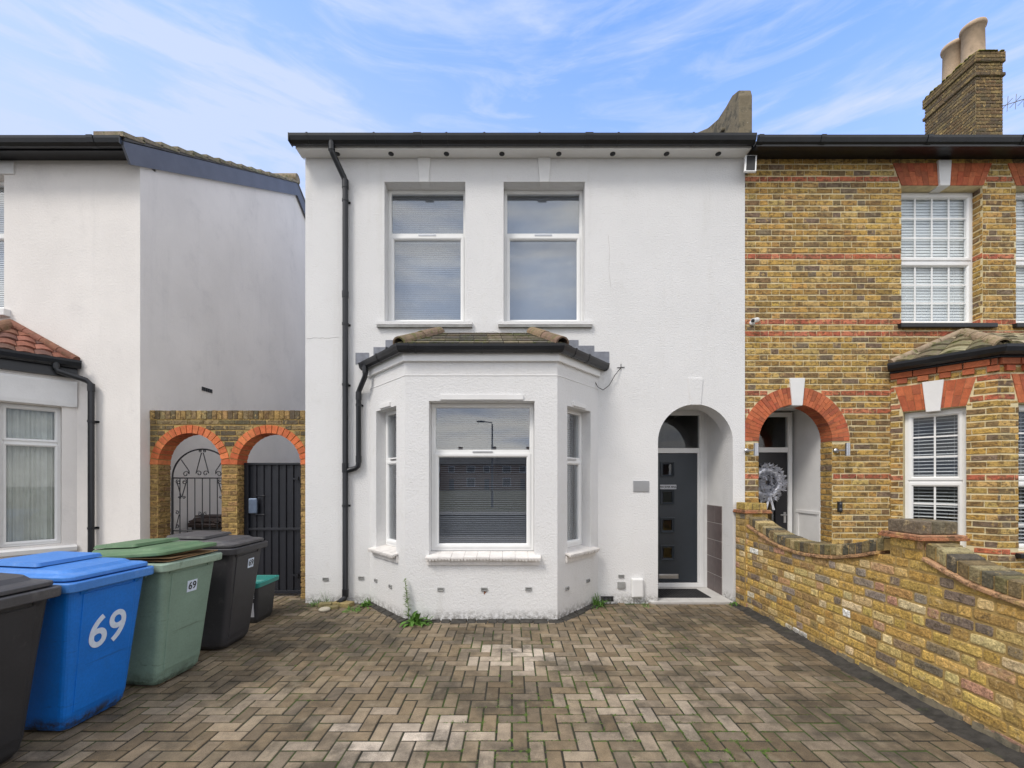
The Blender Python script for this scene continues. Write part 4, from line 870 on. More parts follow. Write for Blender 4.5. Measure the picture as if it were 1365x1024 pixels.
# ---- sheet gate
SG = thing('metal_gate', 'closed black ribbed sheet metal gate with a bright lock in the right brick arch', 'gate', (-3.35, 6.12, 0)); gy = 6.12; fg = FX(gy)
mb = MB(); a, b = -3.78, -2.925
for (u0, u1, z0, z1) in ((a, a + .06, .04, 1.885), (b - .03, b, .04, 1.885), (a + .061, b - .031, 1.855, 1.885), (a + .061, b - .031, .04, .08), (a + .061, b - .031, .93, .965)): mb.fbox(fg, u0, u1, z0, z1, -.01, .035)
mb.build('frame', 'gate', SG, bevel=.003)
mb = MB(); u = a + .06; p = []
while u < b - .04: p += [(u, 0), (u + .045, 0), (u + .055, .018), (u + .095, .018), (u + .105, 0)]; u += .105
vs = []
for uu, n in p: uu = min(uu, b - .031); vs += [fg.p(uu, .08, n - .006), fg.p(uu, 1.856, n - .006)]
mb.add(vs, [(2 * i, 2 * i + 2, 2 * i + 3, 2 * i + 1) for i in range(len(p) - 1)]); pn = mb.build('panel', 'gate', SG); sd = pn.modifiers.new('t', 'SOLIDIFY'); sd.thickness = .003
mb = MB(); mb.fbox(fg, -3.70, -3.575, 1.17, 1.385, .036, .075); mb.build('lock_case', 'lockblue', SG, bevel=.012)
mb = MB(); mb.tube([fg.p(-3.60, 1.42, .03), fg.p(-3.60, 1.42, .07), fg.p(-3.47, 1.42, .07)], .009, 8); mb.tube([fg.p(-3.60, 1.155, .03), fg.p(-3.60, 1.155, .07), fg.p(-3.47, 1.155, .07)], .009, 8); mb.build('gate_handle', 'gate', SG)
for z in (1.66, .30): mb = MB(); mb.fbox(fg, -3.10, -2.93, z - .012, z + .012, .036, .046); mb.tube([fg.p(-3.01, z - .03, .05), fg.p(-3.01, z + .03, .05)], .012, 8); mb.build('hinge', 'gate', SG)
# ============================================================ GARDEN WALL
GW = thing('garden_wall', 'low old stock brick garden wall with swooping coping between the drive and the brick house', 'wall', (3.1, 4, 0))
fgw = Fr((3.0, 5.735), (3.0, 1.0)); YW = 5.735
ctl = [(5.74, 1.12), (5.476, 1.045), (5.20, .965), (4.894, .890), (4.51, .858), (4.035, .895), (3.72, .965), (3.433, 1.045), (3.13, 1.045), (2.892, .955), (2.70, .91), (2.45, .88), (2.1, .86), (1.7, .87), (1.3, .95), (.9, 1.05)]
cu = [(YW - y, z) for y, z in ctl]
def top(u):
    u = max(cu[0][0], min(cu[-1][0], u))
    for i in range(len(cu) - 1):
        if cu[i][0] <= u <= cu[i + 1][0]:
            t = (u - cu[i][0]) / (cu[i + 1][0] - cu[i][0]); p0 = cu[max(i - 1, 0)][1]; p1, p2 = cu[i][1], cu[i + 1][1]; p3 = cu[min(i + 2, len(cu) - 1)][1]
            return .5 * (2 * p1 + (p2 - p0) * t + (2 * p0 - 5 * p1 + 4 * p2 - p3) * t * t + (3 * p1 - p0 - 3 * p2 + p3) * t ** 3)
LW = YW - 1.0; N_ = 60
ol = [(0, -.15), (LW, -.15)] + [(LW * (1 - i / N_), top(LW * (1 - i / N_)) - .002) for i in range(N_ + 1)]
mb = MB(); mb.panel(fgw, ol, [], .20); mb.build('wall', 'mortar2', GW)
mb = MB(); fill(mb, fgw.p, .0, LW, .0, .72, h=.079, pal=OLD, topf=lambda u: top(u) - .006, white=.04, pr=.007, old=True, jo=.013, lv=.14)
fr2 = Fr((3.20, 1.0), (3.20, 5.735)); fill(mb, fr2.p, .0, LW, .0, .72, h=.079, pal=OLD, topf=lambda u: top(LW - u) - .006, pr=.008, old=True, jo=.014)
mb.build('brickwork', 'oldbrick', GW)
mb = MB(); piers = [(0, .255), (YW - 3.43, YW - 3.13)]
u = .26
while u < LW - .16:
    if not any(a - .16 < u < b - .001 for a, b in piers):
        u2 = u + .16; z0, z1 = top(u), top(u2); c = jit((.40, .23, .12), .25)
        mb.hexa([fgw.p(u, z0, .028), fgw.p(u2, z1, .028), fgw.p(u2, z1, -.235), fgw.p(u, z0, -.235), fgw.p(u, z0 + .030, .030), fgw.p(u2, z1 + .030, .030), fgw.p(u2, z1 + .030, -.235), fgw.p(u, z0 + .030, -.235)], c)
        u += .163
    else: u += .005
mb.build('creasing_tiles', 'brick', GW, bevel=.006)
mb = MB(); u = .26; CP = [(.22, .17, .07), (.17, .13, .06), (.12, .10, .055), (.28, .22, .11), (.09, .08, .05), (.36, .28, .13), (.18, .14, .06), (.08, .07, .05)]
while u < LW - .08:
    if not any(a - .07 < u < b - .001 for a, b in piers):
        u2 = u + .063; z0, z1 = top(u) + .033, top(u2) + .033; q = R.uniform(-.004, .004); h_ = .10 + R.uniform(-.004, .004)
        mb.hexa([fgw.p(u, z0, .0 + q), fgw.p(u2, z1, q), fgw.p(u2, z1, -.212), fgw.p(u, z0, -.212), fgw.p(u + .001, z0 + h_, q), fgw.p(u2 - .001, z1 + h_, q), fgw.p(u2, z1 + h_, -.212), fgw.p(u, z0 + h_, -.212)], jit(R.choice(CP), .2)); u += .074
    else: u += .004
cp = mb.build('coping', 'oldbrick', GW, bevel=.008)
mb = MB(); ol = [(.26 + (LW - .26) * i / N_, top(.26 + (LW - .26) * i / N_) + .033) for i in range(N_ + 1)]
for (p, q) in zip(ol, ol[1:]): mb.hexa([fgw.p(p[0], p[1] - .004, -.01), fgw.p(q[0], q[1] - .004, -.01), fgw.p(q[0], q[1] - .004, -.205), fgw.p(p[0], p[1] - .004, -.205), fgw.p(p[0], p[1] + .085, -.01), fgw.p(q[0], q[1] + .085, -.01), fgw.p(q[0], q[1] + .085, -.205), fgw.p(p[0], p[1] + .085, -.205)])
mb.build('coping_joint', 'mortar2', cp)
def pier(y0, y1, zt, capz, pal, lab, XA=2.972, zb=-.0):
    mb = MB(); mb.box(XA, 3.262, y0 + .01, y1 - .01, zb - .1, zt); p = mb.build('pier', 'mortar2', GW); p['label'] = lab
    mb = MB(); fill(mb, lambda u, z, n: Vector((XA - n, y1 - .01 - u, z)), 0, y1 - y0 - .02, zb, zt, pal=OLD, jo=.014, pr=.008, old=True, bond='s', h=.079)
    fill(mb, lambda u, z, n: Vector((XA + u, y0 + .01 - n, z)), 0, 3.262 - XA, zb, zt, pal=OLD, jo=.014, pr=.008, old=True, bond='s', h=.079)
    fill(mb, lambda u, z, n: Vector((3.262 + n, y0 + .01 + u, z)), 0, y1 - y0 - .02, 0, zt, pal=OLD, jo=.014, pr=.008, old=True, bond='s', h=.079)
    mb.build('brickwork', 'oldbrick', p)
    mb = MB(); mb.box(2.935, 3.295, y0 - .03, min(y1 + .03, 5.74), zt, zt + .022, (.42, .17, .08)); mb.box(2.945, 3.285, y0 - .022, min(y1 + .022, 5.738), zt + .023, zt + .04, (.44, .22, .12)); mb.build('cap_tiles', 'brick', p, bevel=.004)
    mb = MB(); x = 2.975
    for k in range(3): mb.box(x + k * .095, x + k * .095 + .088, y0 + .012, y1 - .012, zt + .041, capz + R.uniform(-.004, .004), jit(R.choice(pal), .2))
    mb.box(2.985, 3.25, y0 + .02, y1 - .02, zt + .041, capz - .012, (.2, .17, .1)); mb.build('pier_cap', 'oldbrick', p, bevel=.010)
pier(5.485, 5.740, 1.215, 1.345, [(.33, .24, .07), (.30, .22, .06)], 'far pier of the wall beside the white house')
pier(3.13, 3.43, 1.19, 1.325, [(.11, .09, .06), (.14, .11, .07)], 'near pier with a dark weathered cap', 2.999, 1.03)
mb = MB()   # rendered foot of the wall, broken line
for i in range(46):
    u0 = 1.7 + i * .065; 
    if R.random() < .85: mb.hexa([fgw.p(u0, -.02, .024), fgw.p(u0 + .066, -.02, .024), fgw.p(u0 + .066, -.02, 0), fgw.p(u0, -.02, 0)] + [fgw.p(u0, .05 + R.uniform(0, .03), .012), fgw.p(u0 + .066, .05 + R.uniform(0, .03), .012), fgw.p(u0 + .066, .06, 0), fgw.p(u0, .06, 0)])
mb.build('cement_footing', 'cement', GW)
# ============================================================ GROUND
def sheet(name, mat, x0, x1, y0, y1, z):
    mb = MB(); mb.quad((x0, y0, z), (x1, y0, z), (x1, y1, z), (x0, y1, z)); return tag(mb.build(name, mat), kind='structure')
sheet('ground', 'earth', -150, 150, -150, 150, -.09)
sheet('pavement', 'slab', -60, 60, -2.6, -.6, -.03); sheet('road', 'asphalt', -60, 60, -11, -2.7, -.075); sheet('pavement', 'slab', -60, 60, -13.2, -11.1, -.03)
sheet('front_garden', 'earth', 3.22, 12, -.5, 5.7, -.03)
mb = MB(); mb.box(-60, 60, -2.72, -2.60, -.12, -.028); tag(mb.build('kerb', 'slab'), kind='structure')
sheet('driveway_bed', 'joint', -7.2, 2.95, -.6, 9.0, -.006)
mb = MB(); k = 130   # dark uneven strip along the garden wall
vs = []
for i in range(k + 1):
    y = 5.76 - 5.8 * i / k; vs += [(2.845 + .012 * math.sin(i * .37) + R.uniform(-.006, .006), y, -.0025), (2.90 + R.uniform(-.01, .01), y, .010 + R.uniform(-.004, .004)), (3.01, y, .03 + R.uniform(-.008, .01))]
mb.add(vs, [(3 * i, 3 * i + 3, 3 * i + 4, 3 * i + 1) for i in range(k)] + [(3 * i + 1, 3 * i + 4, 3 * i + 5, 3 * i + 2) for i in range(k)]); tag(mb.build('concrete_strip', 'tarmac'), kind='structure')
mb = MB()
def inside(x, y):
    if x > 2.93 or (x > -2.72 and y > 5.72): return True
    if y > 5.72 and x < -5: return True
    if y > 5.05 and -1.95 < x < 1.2:
        d = (y - 5.01) / .74
        if -1.241 - .654 * d < x < .527 + .618 * d: return True
    return y > 8.9
def paver(x, y, w, h):
    cx, cy = x + w / 2, y + h / 2
    if inside(cx, cy): return
    f = 1.0
    def blob(bx, by, rx, ry, a):
        d = ((cx - bx) / rx) ** 2 + ((cy - by) / ry) ** 2; return a * math.exp(-d)
    f += blob(.05, 4.10, .55, .35, .85) + blob(-.62, 2.72, .50, .28, .95) + blob(1.0, 2.9, .9, .5, .35) + blob(.9, 3.7, .8, .5, .25) - blob(-1.8, 4.4, .8, .5, .35) - blob(1.55, 2.5, .5, .25, .45) - blob(1.9, 5.2, .7, .4, .2) - blob(-.1, 3.25, .5, .3, .30) + blob(-2.2, 3.0, 1., .6, .12)
    f *= R.uniform(.74, 1.32)
    base = R.choice([(.20, .148, .088), (.18, .136, .086), (.21, .162, .102), (.165, .12, .070), (.185, .145, .10)])
    lt = min(1, max(0, f - 1.15)); c = [b * .98 * f * (1 - lt) + lt * q * f * .62 for b, q in zip(base, (.40, .34, .275))]
    g = .0064; z = R.uniform(-.0022, .0022); tx, ty = R.uniform(-.012, .012), R.uniform(-.012, .012); b = .0048
    x0, x1, y0, y1 = x + g + R.uniform(-.0012, .0012), x + w - g + R.uniform(-.0012, .0012), y + g + R.uniform(-.0012, .0012), y + h - g + R.uniform(-.0012, .0012)
    Z = lambda xx, yy, d: (xx, yy, z + tx * (xx - cx) + ty * (yy - cy) - d)
    mb.add([Z(x0, y0, .012), Z(x1, y0, .012), Z(x1, y1, .012), Z(x0, y1, .012), Z(x0, y0, .003), Z(x1, y0, .003), Z(x1, y1, .003), Z(x0, y1, .003),
            Z(x0 + b, y0 + b, 0), Z(x1 - b, y0 + b, 0), Z(x1 - b, y1 - b, 0), Z(x0 + b, y1 - b, 0)],
           [(8, 9, 10, 11)] + [(a, (a + 1) % 4, (a + 1) % 4 + 4, a + 4) for a in range(4)] + [(a + 4, (a + 1) % 4 + 4, (a + 1) % 4 + 8, a + 8) for a in range(4)], c)
s = .1
for i in range(-72, 29):
    for j in range(-5, 90):
        t = (i + j) % 4
        if t == 0: paver(i * s, j * s, 2 * s, s)
        elif t == 2: paver(i * s, j * s, s, 2 * s)
tag(mb.build('block_paving', 'paver'), kind='structure')
# ============================================================ BINS
def rr(cx, cy, hx, hy, r, z, k=5, tilt=0, hx0=0):
    out = []
    for (sx, sy, a0) in ((1, 1, 0), (-1, 1, 90), (-1, -1, 180), (1, -1, 270)):
        for i in range(k + 1): a = rad(a0 + 90 * i / k); x = cx + sx * (hx - r) + r * math.cos(a); out.append((x, cy + sy * (hy - r) + r * math.sin(a), z + tilt * (x - hx0)))
    return out
def make_bin(label, body, rim, lid, loc, rot, group='wheeled bins lined up on the drive', open_=0, num=None, numsize=.06, numpos=(.12, .74), boxed=True, rim_f=0, lidh=.55):
    t = thing('wheelie_bin', label, 'bin', (0, 0, 0), group)
    mb = MB(); HB = .99
    L = [rr(.0, 0, .225, .205, .05, .02), rr(.0, 0, .245, .225, .055, .05), rr(.005, 0, .255, .235, .05, .12), rr(.015, 0, .299, .262, .045, .60), rr(.02, 0, .3277, .282, .04, .90), rr(.022, 0, .333, .286, .04, .965)]
    mb.loft(L, cap1=False); mb.loft([rr(.022, 0, .325, .278, .04, .96), rr(.015, 0, .29, .25, .04, .5), rr(.0, 0, .25, .22, .04, .06)], cap0=False); 
    for y0, y1 in ((-.185, .185),): mb.hexa([(.251, y0, .13), (.251, y1, .13), (.2, y1, .13), (.2, y0, .13), (.3405, y0 - .012, .90), (.3405, y1 + .012, .90), (.3, y1 + .012, .90), (.3, y0 - .012, .90)][0:0] + [(.2, y0, .13), (.2, y1, .13), (.2675, y1, .13), (.2675, y0, .13), (.3, y0 - .012, .90), (.3, y1 + .012, .90), (.3540, y1 + .012, .90), (.3540, y0 - .012, .90)][::1])
    o = mb.build('body', body, t, bevel=.004)
    # gussets under the rim and corner ribs on the front
    for y in (-.20, .20): mb = MB(); mb.add([(.325, y - .035, .935), (.325, y + .035, .935), (.375, y - .03, .94), (.375, y + .03, .94), (.316, y, .84)], [(0, 4, 1), (2, 3, 4), (0, 2, 4), (1, 4, 3), (0, 1, 3, 2)]); mb.build('gusset', body, o)
    for x in (-.15, .2): mb = MB(); mb.add([(x - .035, -.282, .935), (x + .035, -.282, .935), (x - .03, -.32, .94), (x + .03, -.32, .94), (x, -.276, .86)], [(0, 1, 4), (2, 4, 3), (0, 4, 2), (1, 3, 4), (0, 2, 3, 1)]); mb.build('gusset', body, o)
    mb = MB(); mb.loft([rr(.022, 0, .372, .322, .05, .93), rr(.022, 0, .378, .326, .05, .935), rr(.022, 0, .380, .328, .05, .985), rr(.022, 0, .374, .322, .05, .992), rr(.022, 0, .318, .270, .04, .992), rr(.022, 0, .318, .270, .04, .94)], cap0=False, cap1=False)
    mb.loft([rr(.022, 0, .335, .288, .04, .932), rr(.022, 0, .372, .322, .05, .93)], cap0=False, cap1=False)
    mb.tube([(-.36, -.24, .955), (-.43, -.22, .975), (-.44, 0, .98), (-.43, .22, .975), (-.36, .24, .955)], .014, 8); mb.build('rim', rim, t, bevel=.003)
    # lid: a skirted tray with a raised centre, hinged at the back
    mb = MB(); z = .998
    k = open_
    mb.loft([rr(.015, 0, .350, .300, .06, z), rr(.012, 0, .362, .310, .06, z + .004), rr(.010, 0, .362, .310, .06, z + .026), rr(.005, 0, .345, .292, .06, z + .034), rr(-.02, 0, .315, .262, .07, z + .036 + .012 * lidh, tilt=-.02 * lidh), rr(-.03, 0, .295, .245, .07, z + .048 + .030 * lidh, tilt=-.05 * lidh), rr(-.04, 0, .20, .18, .08, z + .052 + .035 * lidh, tilt=-.05 * lidh)], smooth=False)
    mb.loft([rr(-.12, 0, .19, .235, .03, z + .075 + .004 * lidh, tilt=-.05 * lidh), rr(-.12, 0, .18, .225, .03, z + .098 + .004 * lidh, tilt=-.05 * lidh)])
    lo = mb.build('lid', lid, t, bevel=.004)
    mb = MB()
    for y in (-.2, .2): mb.tube([(-.36, y - .04, 1.0), (-.36, y + .04, 1.0)], .018, 8); mb.box(-.37, -.34, y - .02, y + .02, .985, 1.03)
    mb.build('hinge', rim, t)
    if open_:
        lo.rotation_euler = (0, -rad(open_), 0); lo.location = Vector((-.36, 0, 1.0)) - Matrix.Rotation(-rad(open_), 3, 'Y') @ Vector((-.36, 0, 1.0))
    for y in (-.235, .235):
        mb = MB(); mb.lathe((-.22, y, .10), [(0, -.022), (.085, -.022), (.10, -.012), (.10, .012), (.085, .022), (0, .022)], 20, ax='y'); mb.build('wheel', 'rubber', t)
    if num:
        fb2 = Fr((.30, -.3), (.30, .3))   # on the sloping front; plane leans with the body
        ang = math.atan2(.095, .845); y, zz = numpos; x = .26 + (zz - .12) * .1124 + .0085
        p = Vector((x + .0095 if False else x, y, zz)); X = Vector((0, 1, 0)); Z = Vector((math.sin(ang), 0, math.cos(ang))); Nn = X.cross(Z)
        mt = Matrix(((X.x, Z.x, Nn.x, p.x), (X.y, Z.y, Nn.y, p.y), (X.z, Z.z, Nn.z, p.z), (0, 0, 0, 1)))
        if boxed:
            c = MB(); w_, h_ = numsize * .62, numsize * .55
            c.add([tuple(mt @ Vector(q)) for q in ((-w_, -h_, .0), (w_, -h_, .0), (w_, h_, .0), (-w_, h_, .0), (-w_, -h_, .0015), (w_, -h_, .0015), (w_, h_, .0015), (-w_, h_, .0015))], [(0, 3, 2, 1), (4, 5, 6, 7), (0, 1, 5, 4), (1, 2, 6, 5), (2, 3, 7, 6), (3, 0, 4, 7)])
            st_ = c.build('number_sticker', 'paintwhite', t); text_part('number', num, numsize, t, 'inkblack', mt @ Matrix.Translation((0, 0, .004)), .0006, bold=.001)
        else: text_part('painted_number', num, numsize, t, 'paintwhite', mt @ Matrix.Translation((0, 0, .001)), .0012, sx=.95, bold=.004)
    t.location = loc; t.rotation_euler.z = rad(rot); t.scale = (1, .91, 1); return t
make_bin('charcoal wheelie bin at the far end of the row, before the black gate', 'bingrey', 'bingrey', 'binlid', (-2.985, 4.30, 0), 1, num='69', numsize=.085, numpos=(.06, .80))
bg_ = make_bin('faded green wheelie bin with its lid propped open on cardboard', 'bingreen', 'greenrim', 'greenlid', (-2.99, 3.59, 0), -6, open_=4.5, num='69', numsize=.085, numpos=(.02, .76))
make_bin('bright blue wheelie bin with 69 painted large on its front', 'binblue', 'bluelid', 'bluelid', (-3.08, 2.965, 0), -4, num='69', numsize=.30, numpos=(.0, .61), boxed=False)
make_bin('black wheelie bin nearest the camera, left of the blue bin', 'binblack', 'binlid', 'binlid', (-3.13, 2.35, 0), -3, lidh=1.2)
make_bin('brown lidded bin in the passage behind the wrought iron gate', 'binblack', 'brownlid', 'brownlid', (-4.62, 6.85, 0), 90, group=None)
CB = thing('cardboard', 'flattened brown cardboard sticking out under the green bin lid', 'cardboard', (-2.9, 3.5, 1.0))
mb = MB()
for (x, y, w, d, a, z, ty) in ((-2.83, 3.62, .36, .50, -6, 1.0, .03), (-2.86, 3.50, .40, .36, 6, 1.014, -.05), (-2.88, 3.66, .28, .30, -14, 1.022, .04)):
    c, s_ = math.cos(rad(a)), math.sin(rad(a)); q = [(x + c * i * w / 2 - s_ * j * d / 2, y + s_ * i * w / 2 + c * j * d / 2, z + ty * j * .2) for i, j in ((-1, -1), (1, -1), (1, 1), (-1, 1))]
    mb.hexa(q + [(p[0], p[1], p[2] + .006) for p in q])
mb.build('sheet', 'card', CB)
RBX = thing('recycling_box', 'small black recycling box with a teal rim beside the far charcoal bin', 'box', (-3.14, 5.08, 0))
mb = MB(); T = Matrix
def RL(hx, hy, r, z): return [(-3.14 + p[0], 5.08 + p[1], p[2]) for p in rr(0, 0, hx, hy, r, z)]
mb.loft([RL(.22, .16, .03, .0), RL(.235, .175, .03, .05), RL(.26, .20, .03, .42)], cap1=False); mb.build('body', 'binblack', RBX, bevel=.003)
mb = MB(); mb.loft([RL(.262, .202, .03, .41), RL(.285, .225, .035, .42), RL(.29, .23, .035, .47), RL(.262, .202, .03, .475), RL(.25, .19, .03, .42), RL(.24, .18, .03, .40)], cap0=False); mb.build('rim', 'teal', RBX, bevel=.003)
mb = MB(); mb.hexa([(-3.04, 4.896, .08), (-2.93, 4.896, .08), (-2.93, 4.912, .08), (-3.04, 4.912, .08), (-3.04, 4.885, .24), (-2.93, 4.885, .24), (-2.93, 4.90, .24), (-3.04, 4.90, .24)]); mb.build('label_patch', 'sticker', RBX)
mb = MB()
for k in range(3): mb.box(-3.06, -3.00, 4.876, 4.892, .335 - k * .02, .343 - k * .02); mb.box(-2.98, -2.92, 4.876, 4.892, .33 - k * .018, .337 - k * .018)
mb.build('printed_mark', 'sticker', RBX)
# ============================================================ WALL FITTINGS
def one(name, label, cat, mb, mat, group=None, bevel=0):
    o = mb.build(name, mat, None, bevel=bevel); return tag(o, label, cat, group)
FL = thing('floodlight', 'small tilted solar floodlight under the eaves where white render meets brick', 'floodlight', (3.1, 5.6, 5.8))
Q = Matrix.Translation((3.10, 5.60, 5.755)) @ Matrix.Rotation(rad(-14), 4, 'X') @ Matrix.Rotation(rad(10), 4, 'Y') @ Matrix.Rotation(rad(-8), 4, 'Z')
def tbox(mb, q, x0, x1, y0, y1, z0, z1): mb.hexa([tuple(q @ Vector(p)) for p in ((x0, y0, z0), (x1, y0, z0), (x1, y1, z0), (x0, y1, z0), (x0, y0, z1), (x1, y0, z1), (x1, y1, z1), (x0, y1, z1))])
mb = MB(); tbox(mb, Q, -.072, .072, 0, .03, -.135, .135); mb.build('casing', 'upvc', FL, bevel=.006)
mb = MB(); tbox(mb, Q, -.052, .052, -.004, -.0005, -.12, .12); mb.build('solar_panel', 'inkblack', FL)
mb = MB(); mb.tube([tuple(Q @ Vector((0, .03, 0))), (3.12, 5.70, 5.72), (3.12, 5.755, 5.72)], .012, 8); mb.build('arm', 'black', FL)
SCM = thing('security_camera', 'small white security camera on the brick wall beside the white render edge', 'security camera', (3.2, 5.75, 3.73))
mb = MB(); mb.lathe((3.20, 5.735, 3.735), [(0, 0), (.035, 0), (.035, .028), (0, .028)], 16, ax='y'); mb.tube([(3.20, 5.74, 3.735), (3.20, 5.69, 3.735)], .012, 8); mb.build('mount', 'upvc', SCM)
mb = MB(); mb.tube([(3.24, 5.70, 3.755), (3.14, 5.62, 3.715)], .032, 16); b_ = mb.build('housing', 'upvc', SCM, bevel=.004); mb = MB(); mb.tube([(3.139, 5.619, 3.7147), (3.133, 5.6145, 3.7125)], .022, 14); mb.build('lens', 'inkblack', b_)
for X, lab in ((PX(1008, 5.62), 'silver cylinder wall lamp left of the brick arch, beside the white render'), (PX(1130, 5.62), 'silver cylinder wall lamp on the brickwork right of the red arch')):
    t = thing('wall_lamp', lab, 'lamp', (X, 5.7, 2.0), 'wall lamps flanking the brick porch arch'); s = 1 if X > 4 else 1
    mb = MB(); mb.tube([(X, 5.62, 1.955), (X, 5.62, 2.12)], .030, 18); mb.build('lamp_shade', 'chrome', t, bevel=.003)
    mb = MB(); mb.tube([(X, 5.65, 2.03), (X - .03, 5.70, 2.03), (X - .05, 5.745, 2.03)], .011, 8); mb.lathe((X - .055, 5.735, 2.03), [(0, 0), (.033, 0), (.033, .03), (0, .03)], 14, ax='y'); mb.build('bracket', 'chrome', t)
DB = thing('doorbell', 'black video doorbell on the brick pier right of the porch arch', 'doorbell', (4.35, 5.75, 1.3))
mb = MB(); mb.fbox(fb, 4.34, 4.40, 1.215, 1.355, .005, .032); mb.build('case', 'black', DB, bevel=.008); mb = MB(); mb.lathe((4.37, 5.733, 1.325), [(0, -.002), (.012, -.002), (.014, .002)], 14, ax='y'); mb.build('camera_eye', 'boxgrey', DB); mb = MB(); mb.lathe((4.37, 5.733, 1.25), [(0, -.003), (.016, -.003), (.018, .002)], 14, ax='y'); mb.build('button', 'boxgrey', DB)
mb = MB(); mb.fbox(fw_, 1.615, 1.825, 1.485, 1.63, .001, .012); one('name_plate', 'blank brushed silver house plate on the white wall left of the arched door', 'plaque', mb, 'chrome', bevel=.002)
MBX = thing('outlet_box', 'white plastic box low on the white wall left of the doorstep', 'utility box', (1.65, 5.75, .2)); mb = MB(); mb.fbox(fw_, 1.585, 1.74, .085, .335, .001, .055); mb.build('casing', 'upvc', MBX, bevel=.012); mb = MB(); mb.fbox(fw_, 1.60, 1.725, .10, .32, .0555, .061); mb.build('cover', 'smooth', MBX, bevel=.004)
mb = MB(); pth = []
cp_ = [(783, 476), (785, 488), (790, 503), (797, 516), (804, 520), (812, 514), (820, 500), (829, 489)]
for i, (a, b) in enumerate(cp_): pth.append(((a - CX) / 101, 5.70 if 0 < i < 7 else 5.74, PZ(b, 5.70)))
mb.tube(pth, .005, 6); mb.tube([(pth[-1][0] - .05, 5.745, pth[-1][2]), (pth[-1][0] + .05, 5.745, pth[-1][2] + .005)], .004, 5); mb.tube([(pth[-1][0], 5.745, pth[-1][2] - .02), (pth[-1][0] + .002, 5.745, pth[-1][2] + .05)], .004, 5)
one('cable', 'thin black cable hanging in a loop from the bay gutter to the wall', 'cable', mb, 'iron')
DM = thing('doormat', 'black rubber doormat on the white tiled doorstep of the white house', 'doormat', (2.3, 6.1, .03))
mb = MB(); mb.box(1.97, 2.73, 5.91, 6.39, .027, .033); mb.build('base', 'rubber', DM)
mb = MB()
for i in range(19):
    for j in range(12):
        x, y = 1.99 + i * .0395, 5.93 + j * .0385; r_ = .013; mb.add([(x - r_, y, .0331), (x, y - r_, .0331), (x + r_, y, .0331), (x, y + r_, .0331), (x, y, .040)], [(0, 1, 4), (1, 2, 4), (2, 3, 4), (3, 0, 4)])
mb.build('tread', 'rubber', DM)
WR = thing('wreath', 'silver leaf wreath hanging on the black door in the brick porch', 'wreath', (3.73, 6.4, 1.6))
mb = MB()
for k in range(760):
    a = R.uniform(0, 6.283); q = R.uniform(0, 6.283); rr_ = .17 + .075 * math.cos(q); c = Vector((3.79 + rr_ * math.cos(a), 6.42 + .055 * math.sin(q), 1.60 + rr_ * math.sin(a)))
    d = Vector((math.cos(a) * math.cos(q) + R.uniform(-.7, .7), math.sin(q) - .6 + R.uniform(-.4, .4), math.sin(a) * math.cos(q) + R.uniform(-.7, .7))).normalized(); s_ = d.cross(Vector((R.random(), R.random(), R.random()))).normalized()
    l, w_ = R.uniform(.04, .08), R.uniform(.010, .018); mb.add([c, c + d * l * .5 + s_ * w_, c + d * l, c + d * l * .5 - s_ * w_], [(0, 1, 2), (0, 2, 3)])
mb.tube([(3.79 + .19 * math.cos(i * math.pi / 12), 6.43, 1.60 + .19 * math.sin(i * math.pi / 12)) for i in range(25)], .045, 8)
mb.build('leaves', 'silver', WR)
mb = MB()
for s in (-1, 1): mb.hexa([(3.80, 6.38, 1.42), (3.83, 6.38, 1.42), (3.83, 6.39, 1.42), (3.80, 6.39, 1.42), (3.79 + s * .06, 6.37, 1.20), (3.825 + s * .06, 6.37, 1.20), (3.825 + s * .06, 6.38, 1.20), (3.79 + s * .06, 6.38, 1.20)])
mb.build('ribbon', 'silver', WR)
# ============================================================ PLANTS
def blade(mb, b, d, l, w, droop=.5, seg=4, taper=True):
    d = Vector(d).normalized(); b = Vector(b); s = d.cross(Vector((0, 0, 1)))
    s = s.normalized() if s.length > .01 else Vector((1, 0, 0)); vs = []; p = b.copy(); dd = d.copy()
    for i in range(seg + 1):
        t = i / seg; ww = w * (math.sin(math.pi * (.12 + .88 * t)) if taper else 1 - t * .95); vs += [p - s * ww / 2, p + s * ww / 2]; dd = (dd + Vector((0, 0, -droop / seg * 1.2))).normalized(); p = p + dd * l / seg
    mb.add(vs, [(2 * i, 2 * i + 1, 2 * i + 3, 2 * i + 2) for i in range(seg)])
def tuft(mb, x, y, n, l, w, lean=.6, z=0, rad_=.04, droop=.7):
    for k in range(n): a = R.uniform(0, 6.283); q = R.uniform(.1, 1) * lean; blade(mb, (x + R.uniform(-rad_, rad_), y + R.uniform(-rad_, rad_), z), (math.cos(a) * q, math.sin(a) * q, 1 - q * .6), l * R.uniform(.5, 1.1), w * R.uniform(.7, 1.2), droop)
def plant(name, label, cat, f, mat='leaf', group='weeds growing along the foot of the houses'):
    mb = MB(); f(mb); return one(name, label, cat, mb, mat, group)
yT = 4.95; xT = PX(545, yT)
plant('weed', 'low leafy dandelion rosette at the left corner of the white bay', 'weed', lambda m: [tuft(m, PX(552, 4.92), 4.92, 60, .20, .042, 1.1, .0, .05, 1.3), tuft(m, PX(566, 4.93), 4.93, 22, .13, .028, 1.2, .0, .05, 1.2)])
def tall(m):
    m.tube([(xT, 4.95, 0), (xT - .01, 4.955, .2), (xT - .035, 4.96, .40), (xT - .05, 4.96, .50)], .004, 6)
    for k in range(95):
        t = R.uniform(.12, 1); z = .50 * t; a = R.uniform(0, 6.283); blade(m, (xT - .05 * t, 4.955, z), (math.cos(a), math.sin(a), R.uniform(.1, .8)), .062 * (1.15 - t * .6), .012, .3)
